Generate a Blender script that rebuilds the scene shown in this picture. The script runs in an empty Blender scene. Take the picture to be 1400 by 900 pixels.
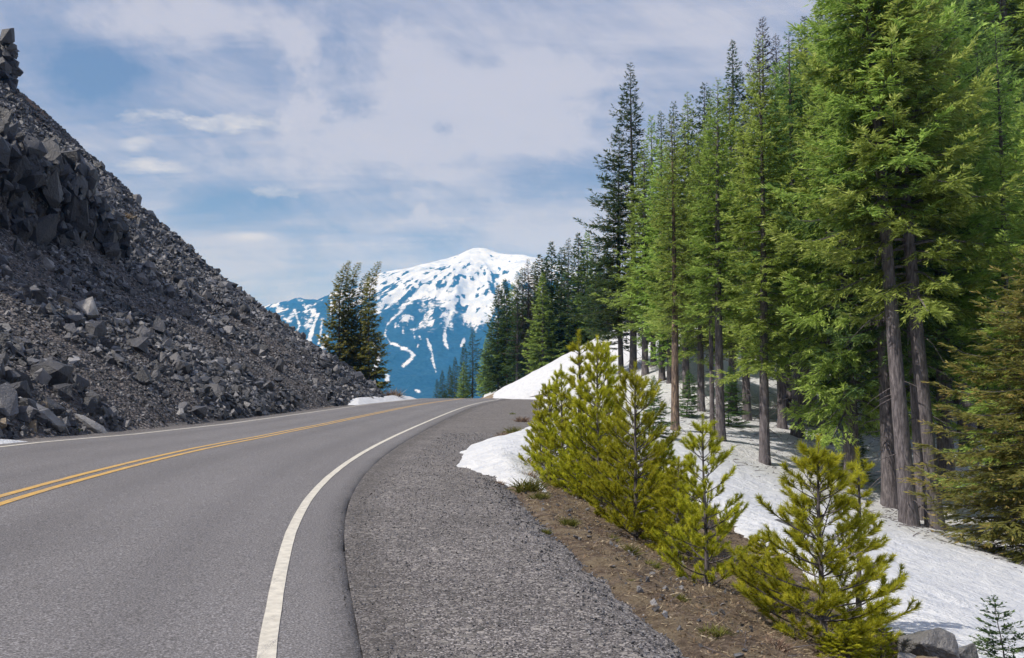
import bpy, bmesh, math, random
import numpy as np
R = math.radians
scn = bpy.context.scene
COL = scn.collection
F = 1200.0      # focal length of the photograph in its own pixels (1400 wide)
HC = 1.7        # eye height
HZ = 520.0      # horizon row

# ------------------------------------------------------------------ helpers
def px2w(px, py, d):
    return ((px - 700) / F * d, d, HC - (py - HZ) / F * d)

def hash2(ix, iy, seed):
    h = (ix.astype(np.int64) * 374761393 + iy.astype(np.int64) * 668265263 + seed * 1442695041) & 0xFFFFFFFF
    h = ((h ^ (h >> 13)) * 1274126177) & 0xFFFFFFFF
    h = h ^ (h >> 16)
    return (h & 0xFFFF) / 65535.0

def vnoise(x, y, seed=0):
    x = np.asarray(x, float); y = np.asarray(y, float)
    ix = np.floor(x); iy = np.floor(y); fx = x - ix; fy = y - iy
    fx = fx * fx * (3 - 2 * fx); fy = fy * fy * (3 - 2 * fy)
    a = hash2(ix, iy, seed); b = hash2(ix + 1, iy, seed)
    c = hash2(ix, iy + 1, seed); d = hash2(ix + 1, iy + 1, seed)
    return (a * (1 - fx) + b * fx) * (1 - fy) + (c * (1 - fx) + d * fx) * fy

def fbm(x, y, seed=0, octs=4, gain=.5):
    s = 0; a = 1; t = 0
    for i in range(octs):
        s = s + a * (vnoise(x, y, seed + i * 17) - .5) * 2; t += a; a *= gain
        x = x * 2.03 + 5.1; y = y * 2.03 + 3.7
    return s / t

def sstep(a, b, x):
    t = np.clip((x - a) / (b - a), 0, 1); return t * t * (3 - 2 * t)

def tag(o, label=None, cat=None, group=None, kind=None):
    if label: o['label'] = label
    if cat: o['category'] = cat
    if group: o['group'] = group
    if kind: o['kind'] = kind
    return o

def mesh_np(name, V, polys, mats, mi=None, smooth=False, attrs=None):
    """polys: list of int arrays (n,k)."""
    V = np.asarray(V, np.float32)
    me = bpy.data.meshes.new(name)
    me.vertices.add(len(V)); me.vertices.foreach_set('co', V.ravel())
    loops = np.concatenate([np.asarray(p, np.int32).ravel() for p in polys])
    cnt = np.concatenate([np.full(len(p), np.asarray(p).shape[1], np.int32) for p in polys])
    st = np.zeros(len(cnt), np.int32); st[1:] = np.cumsum(cnt)[:-1]
    me.loops.add(len(loops)); me.loops.foreach_set('vertex_index', loops)
    me.polygons.add(len(cnt)); me.polygons.foreach_set('loop_start', st)
    try: me.polygons.foreach_set('loop_total', cnt)
    except Exception: pass
    if mi is not None: me.polygons.foreach_set('material_index', np.asarray(mi, np.int32))
    me.update(calc_edges=True)
    for m in (mats if isinstance(mats, (list, tuple)) else [mats]): me.materials.append(m)
    me.polygons.foreach_set('use_smooth', np.full(len(cnt), bool(smooth)))
    if attrs:
        for k, a in attrs.items():
            at = me.attributes.new(k, 'FLOAT', 'POINT'); at.data.foreach_set('value', np.asarray(a, np.float32))
    return me

def link(name, me, parent=None):
    o = bpy.data.objects.new(name, me); COL.objects.link(o)
    if parent: o.parent = parent
    return o

def empty(name, loc, rz=0):
    o = bpy.data.objects.new(name, None); COL.objects.link(o)
    o.location = loc; o.rotation_euler = (0, 0, rz); o.empty_display_size = .3
    return o

def copy_tree(o, parent=None):
    c = o.copy(); COL.objects.link(c); c.parent = parent
    for ch in [x for x in bpy.data.objects if x.parent == o]:
        copy_tree(ch, c)
    return c

# ------------------------------------------------------------------ materials
def mat(name, rough=.8, spec=.3):
    m = bpy.data.materials.new(name); m.use_nodes = True
    nt = m.node_tree; b = nt.nodes['Principled BSDF']
    b.inputs['Roughness'].default_value = rough
    b.inputs['Specular IOR Level'].default_value = spec
    return m, nt, b

def N(nt, t, **kw):
    n = nt.nodes.new(t)
    for k, v in kw.items():
        if k in n.inputs.keys() if hasattr(n.inputs, 'keys') else False: n.inputs[k].default_value = v
        else: setattr(n, k, v)
    return n

def noise(nt, vec, scale, detail=4, rough=.55, dist=0):
    n = nt.nodes.new('ShaderNodeTexNoise'); n.inputs['Scale'].default_value = scale
    n.inputs['Detail'].default_value = detail; n.inputs['Roughness'].default_value = rough
    n.inputs['Distortion'].default_value = dist
    if vec is not None: nt.links.new(vec, n.inputs['Vector'])
    return n.outputs['Fac']

def ramp(nt, fac, stops, interp='LINEAR'):
    r = nt.nodes.new('ShaderNodeValToRGB'); r.color_ramp.interpolation = interp
    e = r.color_ramp.elements
    while len(e) < len(stops): e.new(.5)
    for i, (p, c) in enumerate(stops):
        e[i].position = p; e[i].color = tuple(c) + (1,) if len(c) == 3 else c
    nt.links.new(fac, r.inputs['Fac']); return r.outputs['Color']

def g(v): return (v, v, v)

def mixc(nt, fac, a, b, mode='MIX'):
    n = nt.nodes.new('ShaderNodeMix'); n.data_type = 'RGBA'; n.blend_type = mode
    if isinstance(fac, (int, float)): n.inputs[0].default_value = fac
    else: nt.links.new(fac, n.inputs[0])
    for s, i in ((a, 6), (b, 7)):
        if isinstance(s, tuple): n.inputs[i].default_value = s + (1,) if len(s) == 3 else s
        else: nt.links.new(s, n.inputs[i])
    return n.outputs[2]

def mth(nt, op, a, b=None, clamp=False):
    n = nt.nodes.new('ShaderNodeMath'); n.operation = op; n.use_clamp = clamp
    for i, s in enumerate((a, b)):
        if s is None: continue
        if isinstance(s, (int, float)): n.inputs[i].default_value = s
        else: nt.links.new(s, n.inputs[i])
    return n.outputs[0]

def bump(nt, b, h, strength=.5, dist=.02):
    n = nt.nodes.new('ShaderNodeBump'); n.inputs['Strength'].default_value = strength
    n.inputs['Distance'].default_value = dist
    nt.links.new(h, n.inputs['Height']); nt.links.new(n.outputs['Normal'], b.inputs['Normal'])

def attr(nt, name):
    n = nt.nodes.new('ShaderNodeAttribute'); n.attribute_name = name; return n.outputs['Fac']

def pos(nt):
    return nt.nodes.new('ShaderNodeNewGeometry').outputs['Position']

def objc(nt):
    return nt.nodes.new('ShaderNodeTexCoord').outputs['Object']

def mapv(nt, vec, sc):
    n = nt.nodes.new('ShaderNodeMapping'); n.inputs['Scale'].default_value = sc
    nt.links.new(vec, n.inputs['Vector']); return n.outputs['Vector']

# asphalt
M_ASPH, nt, b = mat('asphalt', .85, .25)
P = pos(nt); lat = attr(nt, 'lat')
fine = noise(nt, P, 62, 4, .8); mid = noise(nt, P, 22, 4, .6); big = noise(nt, mapv(nt, P, (.5, .12, .5)), 1.1, 4)
c = ramp(nt, fine, [(.34, g(.05)), (.5, g(.145)), (.66, g(.38))])
c = mixc(nt, .5, c, ramp(nt, mid, [(.3, g(.42)), (.7, g(.62))]), 'OVERLAY')
c = mixc(nt, .55, c, ramp(nt, big, [(.3, g(.40)), (.7, g(.60))]), 'OVERLAY')
def wheel(center, w):
    return mth(nt, 'MULTIPLY', mth(nt, 'SUBTRACT', 1.0, mth(nt, 'DIVIDE', mth(nt, 'ABSOLUTE', mth(nt, 'SUBTRACT', lat, center)), w), True), 1.0)
wt = mth(nt, 'ADD', mth(nt, 'ADD', wheel(.95, .5), wheel(2.65, .5)), mth(nt, 'ADD', wheel(4.55, .5), wheel(6.25, .5)), True)
c = mixc(nt, mth(nt, 'MULTIPLY', wt, .20), c, (.07, .07, .074))
edge = mth(nt, 'ADD', wheel(-.62, .30), mth(nt, 'MULTIPLY', wheel(7.6, .2), .6), True)
c = mixc(nt, mth(nt, 'MULTIPLY', edge, .55), c, (.045, .042, .04))
c = mixc(nt, 1.0, c, (.97, .945, 1.0), 'MULTIPLY')
nt.links.new(c, b.inputs['Base Color']); bump(nt, b, fine, .55, .006)

def paint(name, col, worn=.42):
    m, nt, b = mat(name, .6, .3); P = pos(nt)
    n1 = noise(nt, P, 120, 3, .7); n2 = noise(nt, mapv(nt, P, (6, 1, 1)), 1.7, 4)
    wear = mth(nt, 'ADD', mth(nt, 'MULTIPLY', n1, .6), mth(nt, 'MULTIPLY', n2, .5))
    w = ramp(nt, wear, [(worn, g(1)), (worn + .09, g(0))])
    dirt = ramp(nt, noise(nt, P, 14, 5), [(.3, g(.72)), (.65, g(1))])
    cc = mixc(nt, 1.0, tuple(col), dirt, 'MULTIPLY')
    cc = mixc(nt, w, cc, (.22, .21, .21))
    nt.links.new(cc, b.inputs['Base Color']); bump(nt, b, n1, .4, .004); return m
M_WHITE = paint('white_paint', (.66, .63, .56), .37)
M_YELL = paint('yellow_paint', (.64, .40, .12), .42)

# gravel
M_GRAV, nt, b = mat('gravel', .9, .2); P = pos(nt)
v = nt.nodes.new('ShaderNodeTexVoronoi'); v.inputs['Scale'].default_value = 80; nt.links.new(P, v.inputs['Vector'])
v2 = nt.nodes.new('ShaderNodeTexVoronoi'); v2.inputs['Scale'].default_value = 24; nt.links.new(P, v2.inputs['Vector'])
sp = nt.nodes.new('ShaderNodeSeparateColor'); nt.links.new(v.outputs['Color'], sp.inputs[0])
sp2 = nt.nodes.new('ShaderNodeSeparateColor'); nt.links.new(v2.outputs['Color'], sp2.inputs[0])
c = ramp(nt, sp.outputs[0], [(0, g(.035)), (.45, (.105, .098, .102)), (.8, (.19, .178, .183)), (1, (.42, .40, .40))])
c = mixc(nt, ramp(nt, sp2.outputs[0], [(.80, g(0)), (.86, g(.8))]), c, ramp(nt, sp2.outputs[1], [(0, g(.06)), (1, (.34, .32, .31))]))
c = mixc(nt, .6, c, ramp(nt, noise(nt, P, .8, 5, .6), [(.3, g(.36)), (.7, g(.60))]), 'OVERLAY')
c = mixc(nt, mth(nt, 'MULTIPLY', attr(nt, 'edge'), .5), c, (.06, .055, .053))
nt.links.new(c, b.inputs['Base Color'])
hh = mth(nt, 'ADD', mth(nt, 'MULTIPLY', v.outputs['Distance'], -.7), mth(nt, 'MULTIPLY', v2.outputs['Distance'], -.5))
bump(nt, b, hh, .6, .010)

# soil with dry litter
M_SOIL, nt, b = mat('soil', .95, .1); P = pos(nt)
n1 = noise(nt, P, 9, 8, .7); n2 = noise(nt, mapv(nt, P, (1, 3, 1)), 45, 4, .7, 1.5)
c = ramp(nt, n1, [(.3, (.07, .052, .042)), (.5, (.21, .16, .125)), (.7, (.40, .32, .25))])
c = mixc(nt, ramp(nt, noise(nt, P, 2.3, 6, .7), [(.45, g(0)), (.58, g(.8))]), c, (.36, .29, .20))
c = mixc(nt, .8, c, ramp(nt, n2, [(.3, g(.15)), (.7, g(.85))]), 'OVERLAY')
nt.links.new(c, b.inputs['Base Color']); bump(nt, b, mth(nt, 'ADD', n1, n2), 1, .04)

# snow
M_SNOW, nt, b = mat('snow', .55, .3); P = pos(nt)
n1 = noise(nt, P, 3.2, 6, .6); n2 = noise(nt, P, 17, 4, .6)
c = ramp(nt, n1, [(.3, (.58, .61, .68)), (.6, (.735, .755, .79))])
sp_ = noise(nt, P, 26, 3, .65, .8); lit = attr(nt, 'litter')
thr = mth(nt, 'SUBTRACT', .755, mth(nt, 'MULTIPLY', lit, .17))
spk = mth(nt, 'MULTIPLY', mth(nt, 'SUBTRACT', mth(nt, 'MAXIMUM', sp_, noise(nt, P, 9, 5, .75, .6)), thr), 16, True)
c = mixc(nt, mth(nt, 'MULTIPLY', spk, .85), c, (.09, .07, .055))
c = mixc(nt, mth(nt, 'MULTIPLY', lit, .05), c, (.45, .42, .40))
nt.links.new(c, b.inputs['Base Color'])
b.inputs['Subsurface Weight'].default_value = 0
bump(nt, b, mth(nt, 'ADD', mth(nt, 'MULTIPLY', n1, 2.5), mth(nt, 'MULTIPLY', n2, .9)), .9, .07)

# talus scree base
M_TAL, nt, b = mat('scree', .85, .35); P = pos(nt)
v = nt.nodes.new('ShaderNodeTexVoronoi'); v.inputs['Scale'].default_value = 9; nt.links.new(P, v.inputs['Vector'])
sp = nt.nodes.new('ShaderNodeSeparateColor'); nt.links.new(v.outputs['Color'], sp.inputs[0])
n1 = noise(nt, P, .55, 6, .65)
c = ramp(nt, sp.outputs[0], [(0, (.025, .025, .028)), (.6, (.09, .083, .086)), (1, (.26, .24, .24))])
c = mixc(nt, mth(nt, 'MULTIPLY', ramp(nt, n1, [(.45, g(0)), (.65, g(1))]), .75), c, (.125, .106, .10))
c = mixc(nt, attr(nt, 'tan'), c, (.24, .165, .12))
nt.links.new(c, b.inputs['Base Color']); bump(nt, b, mth(nt, 'MULTIPLY', v.outputs['Distance'], -1.0), 1, .12)

def rock_mat(name, attrib, lo, mi_, hi):
    m, nt, b = mat(name, .42, .6); P = pos(nt)
    if attrib: r = attr(nt, attrib)
    else: r = nt.nodes.new('ShaderNodeObjectInfo').outputs['Random']
    n1 = noise(nt, P, 2.2, 7, .65); n2 = noise(nt, P, 14, 5, .7)
    c = ramp(nt, r, [(0, lo), (.6, mi_), (.955, hi), (.985, (.25, .20, .15)), (1, (.28, .19, .11))])
    c = mixc(nt, .7, c, ramp(nt, n1, [(.28, g(.22)), (.7, g(.72))]), 'OVERLAY')
    c = mixc(nt, ramp(nt, n2, [(.62, g(0)), (.75, g(.5))]), c, (.26, .26, .27))
    nt.links.new(c, b.inputs['Base Color'])
    bump(nt, b, mth(nt, 'ADD', mth(nt, 'MULTIPLY', n1, 3.), n2), .8, .07); return m
M_ROCK = rock_mat('lava_rock', None, (.026, .028, .037), (.075, .077, .092), (.22, .215, .225))
M_ROCKS = rock_mat('lava_rock_small', 'tint', (.026, .028, .037), (.095, .097, .112), (.33, .325, .34))
M_CRAG = rock_mat('crag_rock', None, (.034, .037, .050), (.042, .045, .06), (.055, .057, .07))
M_TANROCK = rock_mat('tan_rock', None, (.20, .15, .10), (.26, .20, .13), (.30, .24, .17))
M_GREYROCK = rock_mat('grey_rock', None, (.24, .235, .24), (.31, .30, .305), (.40, .39, .39))

M_MIDROCK = rock_mat('mid_rock', None, (.13, .13, .14), (.17, .168, .175), (.21, .205, .21))
def leaf_mat(name, dark, light, tip, trans=.35, hv=.032, hb=.490):
    m, nt, b = mat(name, .55, .25)
    t = attr(nt, 'tint'); r = nt.nodes.new('ShaderNodeObjectInfo').outputs['Random']
    c = ramp(nt, t, [(0, dark), (.75, light), (1, tip)])
    hs = nt.nodes.new('ShaderNodeHueSaturation'); nt.links.new(c, hs.inputs['Color'])
    nt.links.new(mth(nt, 'ADD', mth(nt, 'MULTIPLY', r, hv), hb), hs.inputs['Hue'])
    nt.links.new(mth(nt, 'ADD', mth(nt, 'MULTIPLY', r, .34), .83), hs.inputs['Value'])
    hs.inputs['Saturation'].default_value = 1
    nt.links.new(hs.outputs[0], b.inputs['Base Color'])
    tr = nt.nodes.new('ShaderNodeBsdfTranslucent'); nt.links.new(hs.outputs[0], tr.inputs['Color'])
    mx = nt.nodes.new('ShaderNodeMixShader'); mx.inputs[0].default_value = trans
    nt.links.new(b.outputs[0], mx.inputs[1]); nt.links.new(tr.outputs[0], mx.inputs[2])
    nt.links.new(mx.outputs[0], nt.nodes['Material Output'].inputs['Surface']); return m
M_HEM = leaf_mat('hemlock_needles', (.15, .22, .055), (.38, .50, .11), (.56, .66, .19), .52)
M_HEML = leaf_mat('light_hemlock_needles', (.18, .26, .06), (.47, .60, .14), (.66, .76, .25), .52)
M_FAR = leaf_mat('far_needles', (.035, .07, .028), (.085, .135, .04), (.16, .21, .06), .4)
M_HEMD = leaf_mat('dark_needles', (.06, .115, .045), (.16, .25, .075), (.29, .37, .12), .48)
M_HEMB = leaf_mat('olive_needles', (.15, .16, .05), (.30, .30, .08), (.46, .34, .13), .5)
M_PINE = leaf_mat('young_pine_needles', (.26, .265, .022), (.56, .55, .045), (.78, .72, .09), .58, .014, .502)
M_PURP = leaf_mat('bare_purple_twigs', (.06, .05, .045), (.10, .085, .075), (.14, .10, .08), .1)
M_GRASS = leaf_mat('grass_blades', (.08, .09, .02), (.18, .20, .035), (.34, .29, .11))
M_DRY = leaf_mat('dry_stems', (.10, .065, .048), (.26, .18, .13), (.55, .45, .34), .2)

M_BARK, nt, b = mat('bark', .9, .1); O = pos(nt)
n1 = noise(nt, mapv(nt, O, (9, 9, 1.6)), 1.8, 6, .7)
c = ramp(nt, n1, [(.3, (.045, .041, .046)), (.5, (.135, .122, .132)), (.7, (.28, .255, .27))])
nt.links.new(c, b.inputs['Base Color']); bump(nt, b, n1, 1, .05)
M_BARKT, nt, b = mat('broken_bark', .9, .1); O = pos(nt)
n1 = noise(nt, mapv(nt, O, (9, 9, 1.6)), 1.8, 6, .7)
c = ramp(nt, n1, [(.3, (.05, .04, .038)), (.5, (.16, .125, .11)), (.60, (.34, .25, .18)), (.8, (.45, .38, .32))])
nt.links.new(c, b.inputs['Base Color']); bump(nt, b, n1, 1, .05)
M_TWIG, nt, b = mat('grey_twigs', .9, .1)
c = ramp(nt, noise(nt, pos(nt), 3, 3), [(.3, (.12, .09, .075)), (.7, (.30, .26, .23))])
nt.links.new(c, b.inputs['Base Color'])

# ------------------------------------------------------------------ road geometry in plan
def fit(ptsl, deg):
    a = np.array(ptsl, float); t = np.log(F * HC / (a[:, 1] - HZ))
    co = np.polyfit(t, a[:, 0], deg)
    return lambda d: (np.polyval(co, np.log(d)) - 700) / F * d
Wp = [(369.4, 900), (375, 850), (381.4, 807), (390, 764), (403, 721.4), (424, 683), (450, 653), (480, 629), (514, 610), (557, 590), (600, 570), (635.7, 556.6), (682, 546.6)]
_fw = fit(Wp, 5)
_yy = np.arange(5.4, 76.2, .2); _xx = _fw(_yy)
s0 = (_xx[3] - _xx[0]) / (_yy[3] - _yy[0])
yb = np.arange(-25, 5.3, .5); xb = _xx[0] + (yb - 5.4) * s0 + (-(yb - 5.4)) ** 2 * .006
ye = np.array([90., 105, 125, 150, 200, 260, 400]); xe = np.array([-.9, -1.6, -6, -14, -33, -60, -130])
YW = np.concatenate([yb, _yy, ye]); XW = np.concatenate([xb, _xx, xe])
yd = np.arange(-25, 400, .25); xd = np.interp(yd, YW, XW)
k_ = np.exp(-.5 * (np.arange(-12, 13) / 5.0) ** 2); k_ /= k_.sum()
xd = np.convolve(np.pad(xd, 12, mode='reflect', reflect_type='odd'), k_, 'valid')
def xw(y): return np.interp(y, yd, xd)
_dx = np.gradient(xd, yd)
def cw(y): return np.sqrt(1 + np.interp(y, yd, _dx) ** 2)
def latf(x, y): return (xw(y) - x) / cw(y)
def xat(lat, y): return xw(y) - lat * cw(y)
KY = [0, 11, 15, 20, 25, 33, 45]; KK = [.058, .057, .048, .038, .020, .005, 0]
def crest(y):
    y = np.asarray(y, float)
    a = np.clip(y - 76, 0, 44); return -.0009 * a * a - .0792 * np.clip(y - 120, 0, 1500)
def roadz(x, y):
    return np.interp(y, KY, KK) * np.clip(latf(x, y), 0, 8.5) + crest(y)

XGY = [-25, 0, 4, 5.4, 6.6, 8.3, 12, 15.1, 17, 20, 24, 29, 37, 50, 68, 80, 110]
XGX = [7, 2.6, 1.45, 1.15, .95, .70, .25, -.1, .2, .5, .7, .9, 1.3, 1.9, 2.6, 2.9, 3.0]
def xg(y): return np.interp(y, XGY, XGX)

# right-hand terrain: thin-plate spline through surveyed points
cp = [(1115, 885, 7.8), (960, 803, 9.8), (868, 738, 12.2), (820, 692, 14.4), (770, 672, 16.5), (1165, 860, 8.8),
      (1355, 935, 7.5), (1260, 905, 8), (1180, 935, 6.5), (1200, 800, 13), (1400, 880, 11), (1200, 745, 19), (1300, 800, 16),
      (1050, 700, 20), (1000, 640, 30), (1240, 728, 28), (1272, 733, 28.2), (1330, 720, 30), (1400, 762, 25), (1380, 640, 38),
      (1400, 560, 60), (1300, 600, 48), (1200, 600, 50), (1100, 600, 42), (1045, 643, 34), (983, 610, 36), (922, 597, 38),
      (860, 565, 46), (950, 500, 60), (1000, 470, 74), (1100, 520, 62), (1200, 540, 64), (832, 458, 92), (790, 482, 90), (760, 500, 88),
      (722, 526, 86), (690, 543, 85), (850, 500, 74), (800, 545, 60), (720, 522, 106), (780, 508, 108), (830, 480, 110), (681, 543, 118),
      (646, 553, 136), (620, 556, 156), (600, 558, 176)]
CP = [px2w(*c) for c in cp]
CP += [(25, 95, 12), (45, 95, 20), (42, 72, 9), (30, 125, 24), (6, 135, 6), (60, 60, 8), (45, 40, -1), (60, 100, 24), (60, 135, 34),
       (25, 20, -4.2), (12, 5, -3.2), (30, 0, -5), (60, 10, -4), (5, 1, -1.7), (12, -10, -3.5), (60, -15, -5), (8, 14, -2.0), (90, 60, 18), (90, 10, 2), (90, 130, 40), (8, -20, -1.8)]
for yy in (-20, -10, -3, 1, 4, 5.4, 7, 9, 12, 15, 18, 22, 27, 33, 40, 48, 56, 64, 72, 78):
    CP.append((float(xg(yy)), yy, float(roadz(xg(yy), yy)) - .02)); CP.append((float(xg(yy)) - 1.2, yy, float(roadz(xg(yy), yy))))
for yy, xx in ((95, -3), (110, -4), (130, -9), (150, -15), (175, -24), (200, -33)):
    CP.append((xx, yy, float(crest(yy))))
CP += [(20, 160, 10), (60, 180, 30), (0, 180, -3), (-10, 200, -8)]
CP = np.array(CP)
def _U(r2): return np.where(r2 > 1e-9, .5 * r2 * np.log(r2 + 1e-12), 0)
S_ = 30.0
_c = CP[:, :2] / S_; n_ = len(CP)
K = _U(((_c[:, None] - _c[None]) ** 2).sum(-1)) + np.eye(n_) * 2e-4
A = np.zeros((n_ + 3, n_ + 3)); A[:n_, :n_] = K; A[:n_, n_] = 1; A[:n_, n_ + 1:] = _c; A[n_, :n_] = 1; A[n_ + 1:, :n_] = _c.T
wts = np.linalg.solve(A, np.concatenate([CP[:, 2], [0, 0, 0]]))
def tps(x, y):
    sh = np.shape(x); q = np.stack([np.ravel(x), np.ravel(y)], 1) / S_; out = np.empty(len(q))
    for i in range(0, len(q), 20000):
        s = q[i:i + 20000]; out[i:i + 20000] = _U(((s[:, None] - _c[None]) ** 2).sum(-1)) @ wts[:n_] + wts[n_] + s @ wts[n_ + 1:]
    return out.reshape(sh)

def slope(u):
    return .67 * u + .13 * np.maximum(u - 15, 0) + .15 * np.maximum(u - 21, 0)
def talusz(x, y):
    """height of the talus above the road shoulder level"""
    xf = xat(8.75, y)
    u = np.maximum(xf - x, 0)
    n = fbm(x * .12, y * .12, 3, 4)
    gul = fbm(y * .35 + x * .05, x * .06, 9, 3)
    z = slope(u) + sstep(0, 1.2, u) * .25 + sstep(1, 5, u) * (n * .9 + gul * .45)
    # lava step below the crag
    hx = sstep(25.0, 26.2, -x) * np.exp(-np.maximum(-26.2 - x, 0) / 6.0)
    z += 4.3 * hx * sstep(27, 33, y) * (1 - sstep(53, 57, y))
    f = np.maximum(y - 75 + 1.5 * fbm(x * .2, y * 0, 5, 3), 0)
    z -= .9 * f * f / (f + 3)
    return np.maximum(z, -1.5 * sstep(78, 90, y))

def groundz(x, y):
    x = np.asarray(x, float); y = np.asarray(y, float)
    base = roadz(x, y) - .07
    w = sstep(0, 1.0, x - xg(y)) if True else 0
    w = np.where(y > 80, sstep(0, 1.5, x - np.interp(y, [80, 90, 200, 400], [0, -2.2, -30, -120])), w)
    near = (x < 130) & (x > -60) & (y > -40) & (y < 230)
    T = tps(np.clip(x, -60, 95), np.clip(y, -22, 200))
    fade = (1 - sstep(120, 600, x)) * (1 - sstep(220, 500, y))
    far = crest(y)
    T = np.where(fade > 0, T * fade + far * (1 - fade), far)
    z = base * (1 - w) + (T + .05 * fbm(x * .8, y * .8, 2, 3) * sstep(0, 3, x - xg(y))) * w
    tl = talusz(x, y); lf = latf(x, y)
    tfade = (1 - sstep(130, 400, y)) * (1 - sstep(90, 300, -x))
    z = z + np.where((lf > 8) & (x < 0), tl * tfade, 0)
    return np.maximum(z, -131)

def gz(x, y): return float(groundz(np.array([x]), np.array([y]))[0])

def grid_mesh(name, xs, ys, zf, mats, keep=None, smooth=True, attrs=None, perp=None):
    X, Y = np.meshgrid(xs, ys)
    if perp is not None: X = perp(X, Y)
    Z = zf(X, Y); nx = len(xs); ny = len(ys)
    V = np.stack([X.ravel(), Y.ravel(), Z.ravel()], 1)
    i = np.arange(nx * ny).reshape(ny, nx)
    q = np.stack([i[:-1, :-1], i[:-1, 1:], i[1:, 1:], i[1:, :-1]], -1).reshape(-1, 4)
    at = {k: f(X, Y).ravel() for k, f in (attrs or {}).items()}
    if keep is not None:
        kp = keep(X, Y).ravel(); q = q[kp[q].any(1)]
        used = np.zeros(len(V), bool); used[q.ravel()] = True
        rm = np.cumsum(used) - 1; V = V[used]; q = rm[q]; at = {k: a[used] for k, a in at.items()}
    return mesh_np(name, V, [q], mats, smooth=smooth, attrs=at)

# ------------------------------------------------------------------ ground (reaches the horizon)
xs = np.concatenate([-np.geomspace(6000, 62, 26), np.arange(-60, -14, .8), np.arange(-14, 30, .35), np.arange(30, 110, 1.2), np.geomspace(112, 6000, 26)])
ys = np.concatenate([-np.geomspace(2500, 26, 14), np.arange(-25, 3, 1), np.arange(3, 40, .3), np.arange(40, 130, .7), np.arange(130, 240, 3), np.geomspace(243, 9000, 40)])
o = link('ground', grid_mesh('ground', xs, ys, lambda X, Y: groundz(X, Y) - .8 * sstep(9.6, 12, latf(X, Y)) * (X < 0) * (Y < 95) * (X > -70), M_SOIL)); tag(o, kind='structure')

# road
lats = np.array([7.62, 7.6, 7.1, 6.25, 5.4, 4.55, 3.6, 2.65, 1.8, .95, 0, -.35, -.50, -.58, -.62])
ys_r = np.concatenate([np.arange(-25, 60, .4), np.arange(60, 130, .8), np.arange(130, 400, 5)])
def road_perp(L, Y): return xat(L + .05 * fbm(Y * 2.3, L * 0, 8, 4) * (np.abs(L - 3.6) > 3.9), Y)
X, Y = np.meshgrid(lats, ys_r)
XX = road_perp(X, Y); Z = roadz(XX, Y) + .02
Z[:, 0] -= .12; Z[:, -1] -= .12; Z[:, -2] -= .03; Z[:, -3] -= .012; Z[:, -4] -= .004
i = np.arange(Z.size).reshape(Z.shape)
q = np.stack([i[:-1, :-1], i[:-1, 1:], i[1:, 1:], i[1:, :-1]], -1).reshape(-1, 4)
road = link('road', mesh_np('road', np.stack([XX.ravel(), Y.ravel(), Z.ravel()], 1), [q], M_ASPH, smooth=True, attrs={'lat': X.ravel()}))
tag(road, kind='structure')
def stripe(name, l0, l1, m, seed):
    yv = ys_r
    w = .006 * fbm(yv * 5, yv * 0, seed, 3)
    a = xat(l0 + w, yv); bb = xat(l1 + w, yv)
    V = np.concatenate([np.stack([a, yv, roadz(a, yv) + .026], 1), np.stack([bb, yv, roadz(bb, yv) + .026], 1)])
    n = len(yv); k = np.arange(n - 1)
    return link(name, mesh_np(name, V, [np.stack([k, k + n, k + n + 1, k + 1], 1)], m), road)
stripe('edge_line', .055, -.06, M_WHITE, 1)
stripe('edge_line', 7.26, 7.15, M_WHITE, 2)
stripe('centre_line', 3.80, 3.69, M_YELL, 3)
stripe('centre_line', 3.54, 3.43, M_YELL, 4)

# gravel shoulder (right) and narrow dirt shoulder (left)
def goff(X, Y):
    e = xg(Y) - X + .22 * fbm(X * 2.2, Y * 2.2, 21, 4)
    return np.clip(e * .3, -.3, .072) + .010 * fbm(X * 6, Y * 6, 22, 3)
def gedge(X, Y):
    l = -latf(X, Y) - .62
    return np.clip(1 - np.abs(l - .10) / (.38 + .20 * fbm(Y * .8, X * 0, 4, 3)), 0, 1) * .9
def gperp(L, Y): return xw(Y) + .58 * cw(Y) + L
ysg = np.concatenate([np.arange(-25, 3, .5), np.arange(3, 20, .12), np.arange(20, 50, .3), np.arange(50, 112, .7)])
o = link('gravel_shoulder', grid_mesh('gravel_shoulder', np.concatenate([np.arange(0, 5.5, .12), np.arange(5.5, 12, .4)]), ysg,
      lambda X, Y: groundz(X, Y) * 1.0 + goff(X, Y), M_GRAV, keep=lambda X, Y: goff(X, Y) > -.15, attrs={'edge': gedge}, perp=gperp))
tag(o, kind='structure')
def lperp(L, Y): return xat(7.55 + L, Y)
o = link('dirt_shoulder', grid_mesh('dirt_shoulder', np.arange(0, 1.5, .15), np.arange(-10, 100, .5),
      lambda X, Y: groundz(X, Y) + .05, M_GRAV, attrs={'edge': lambda X, Y: .5 + 0 * X}, perp=lperp)); tag(o, kind='structure')

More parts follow.
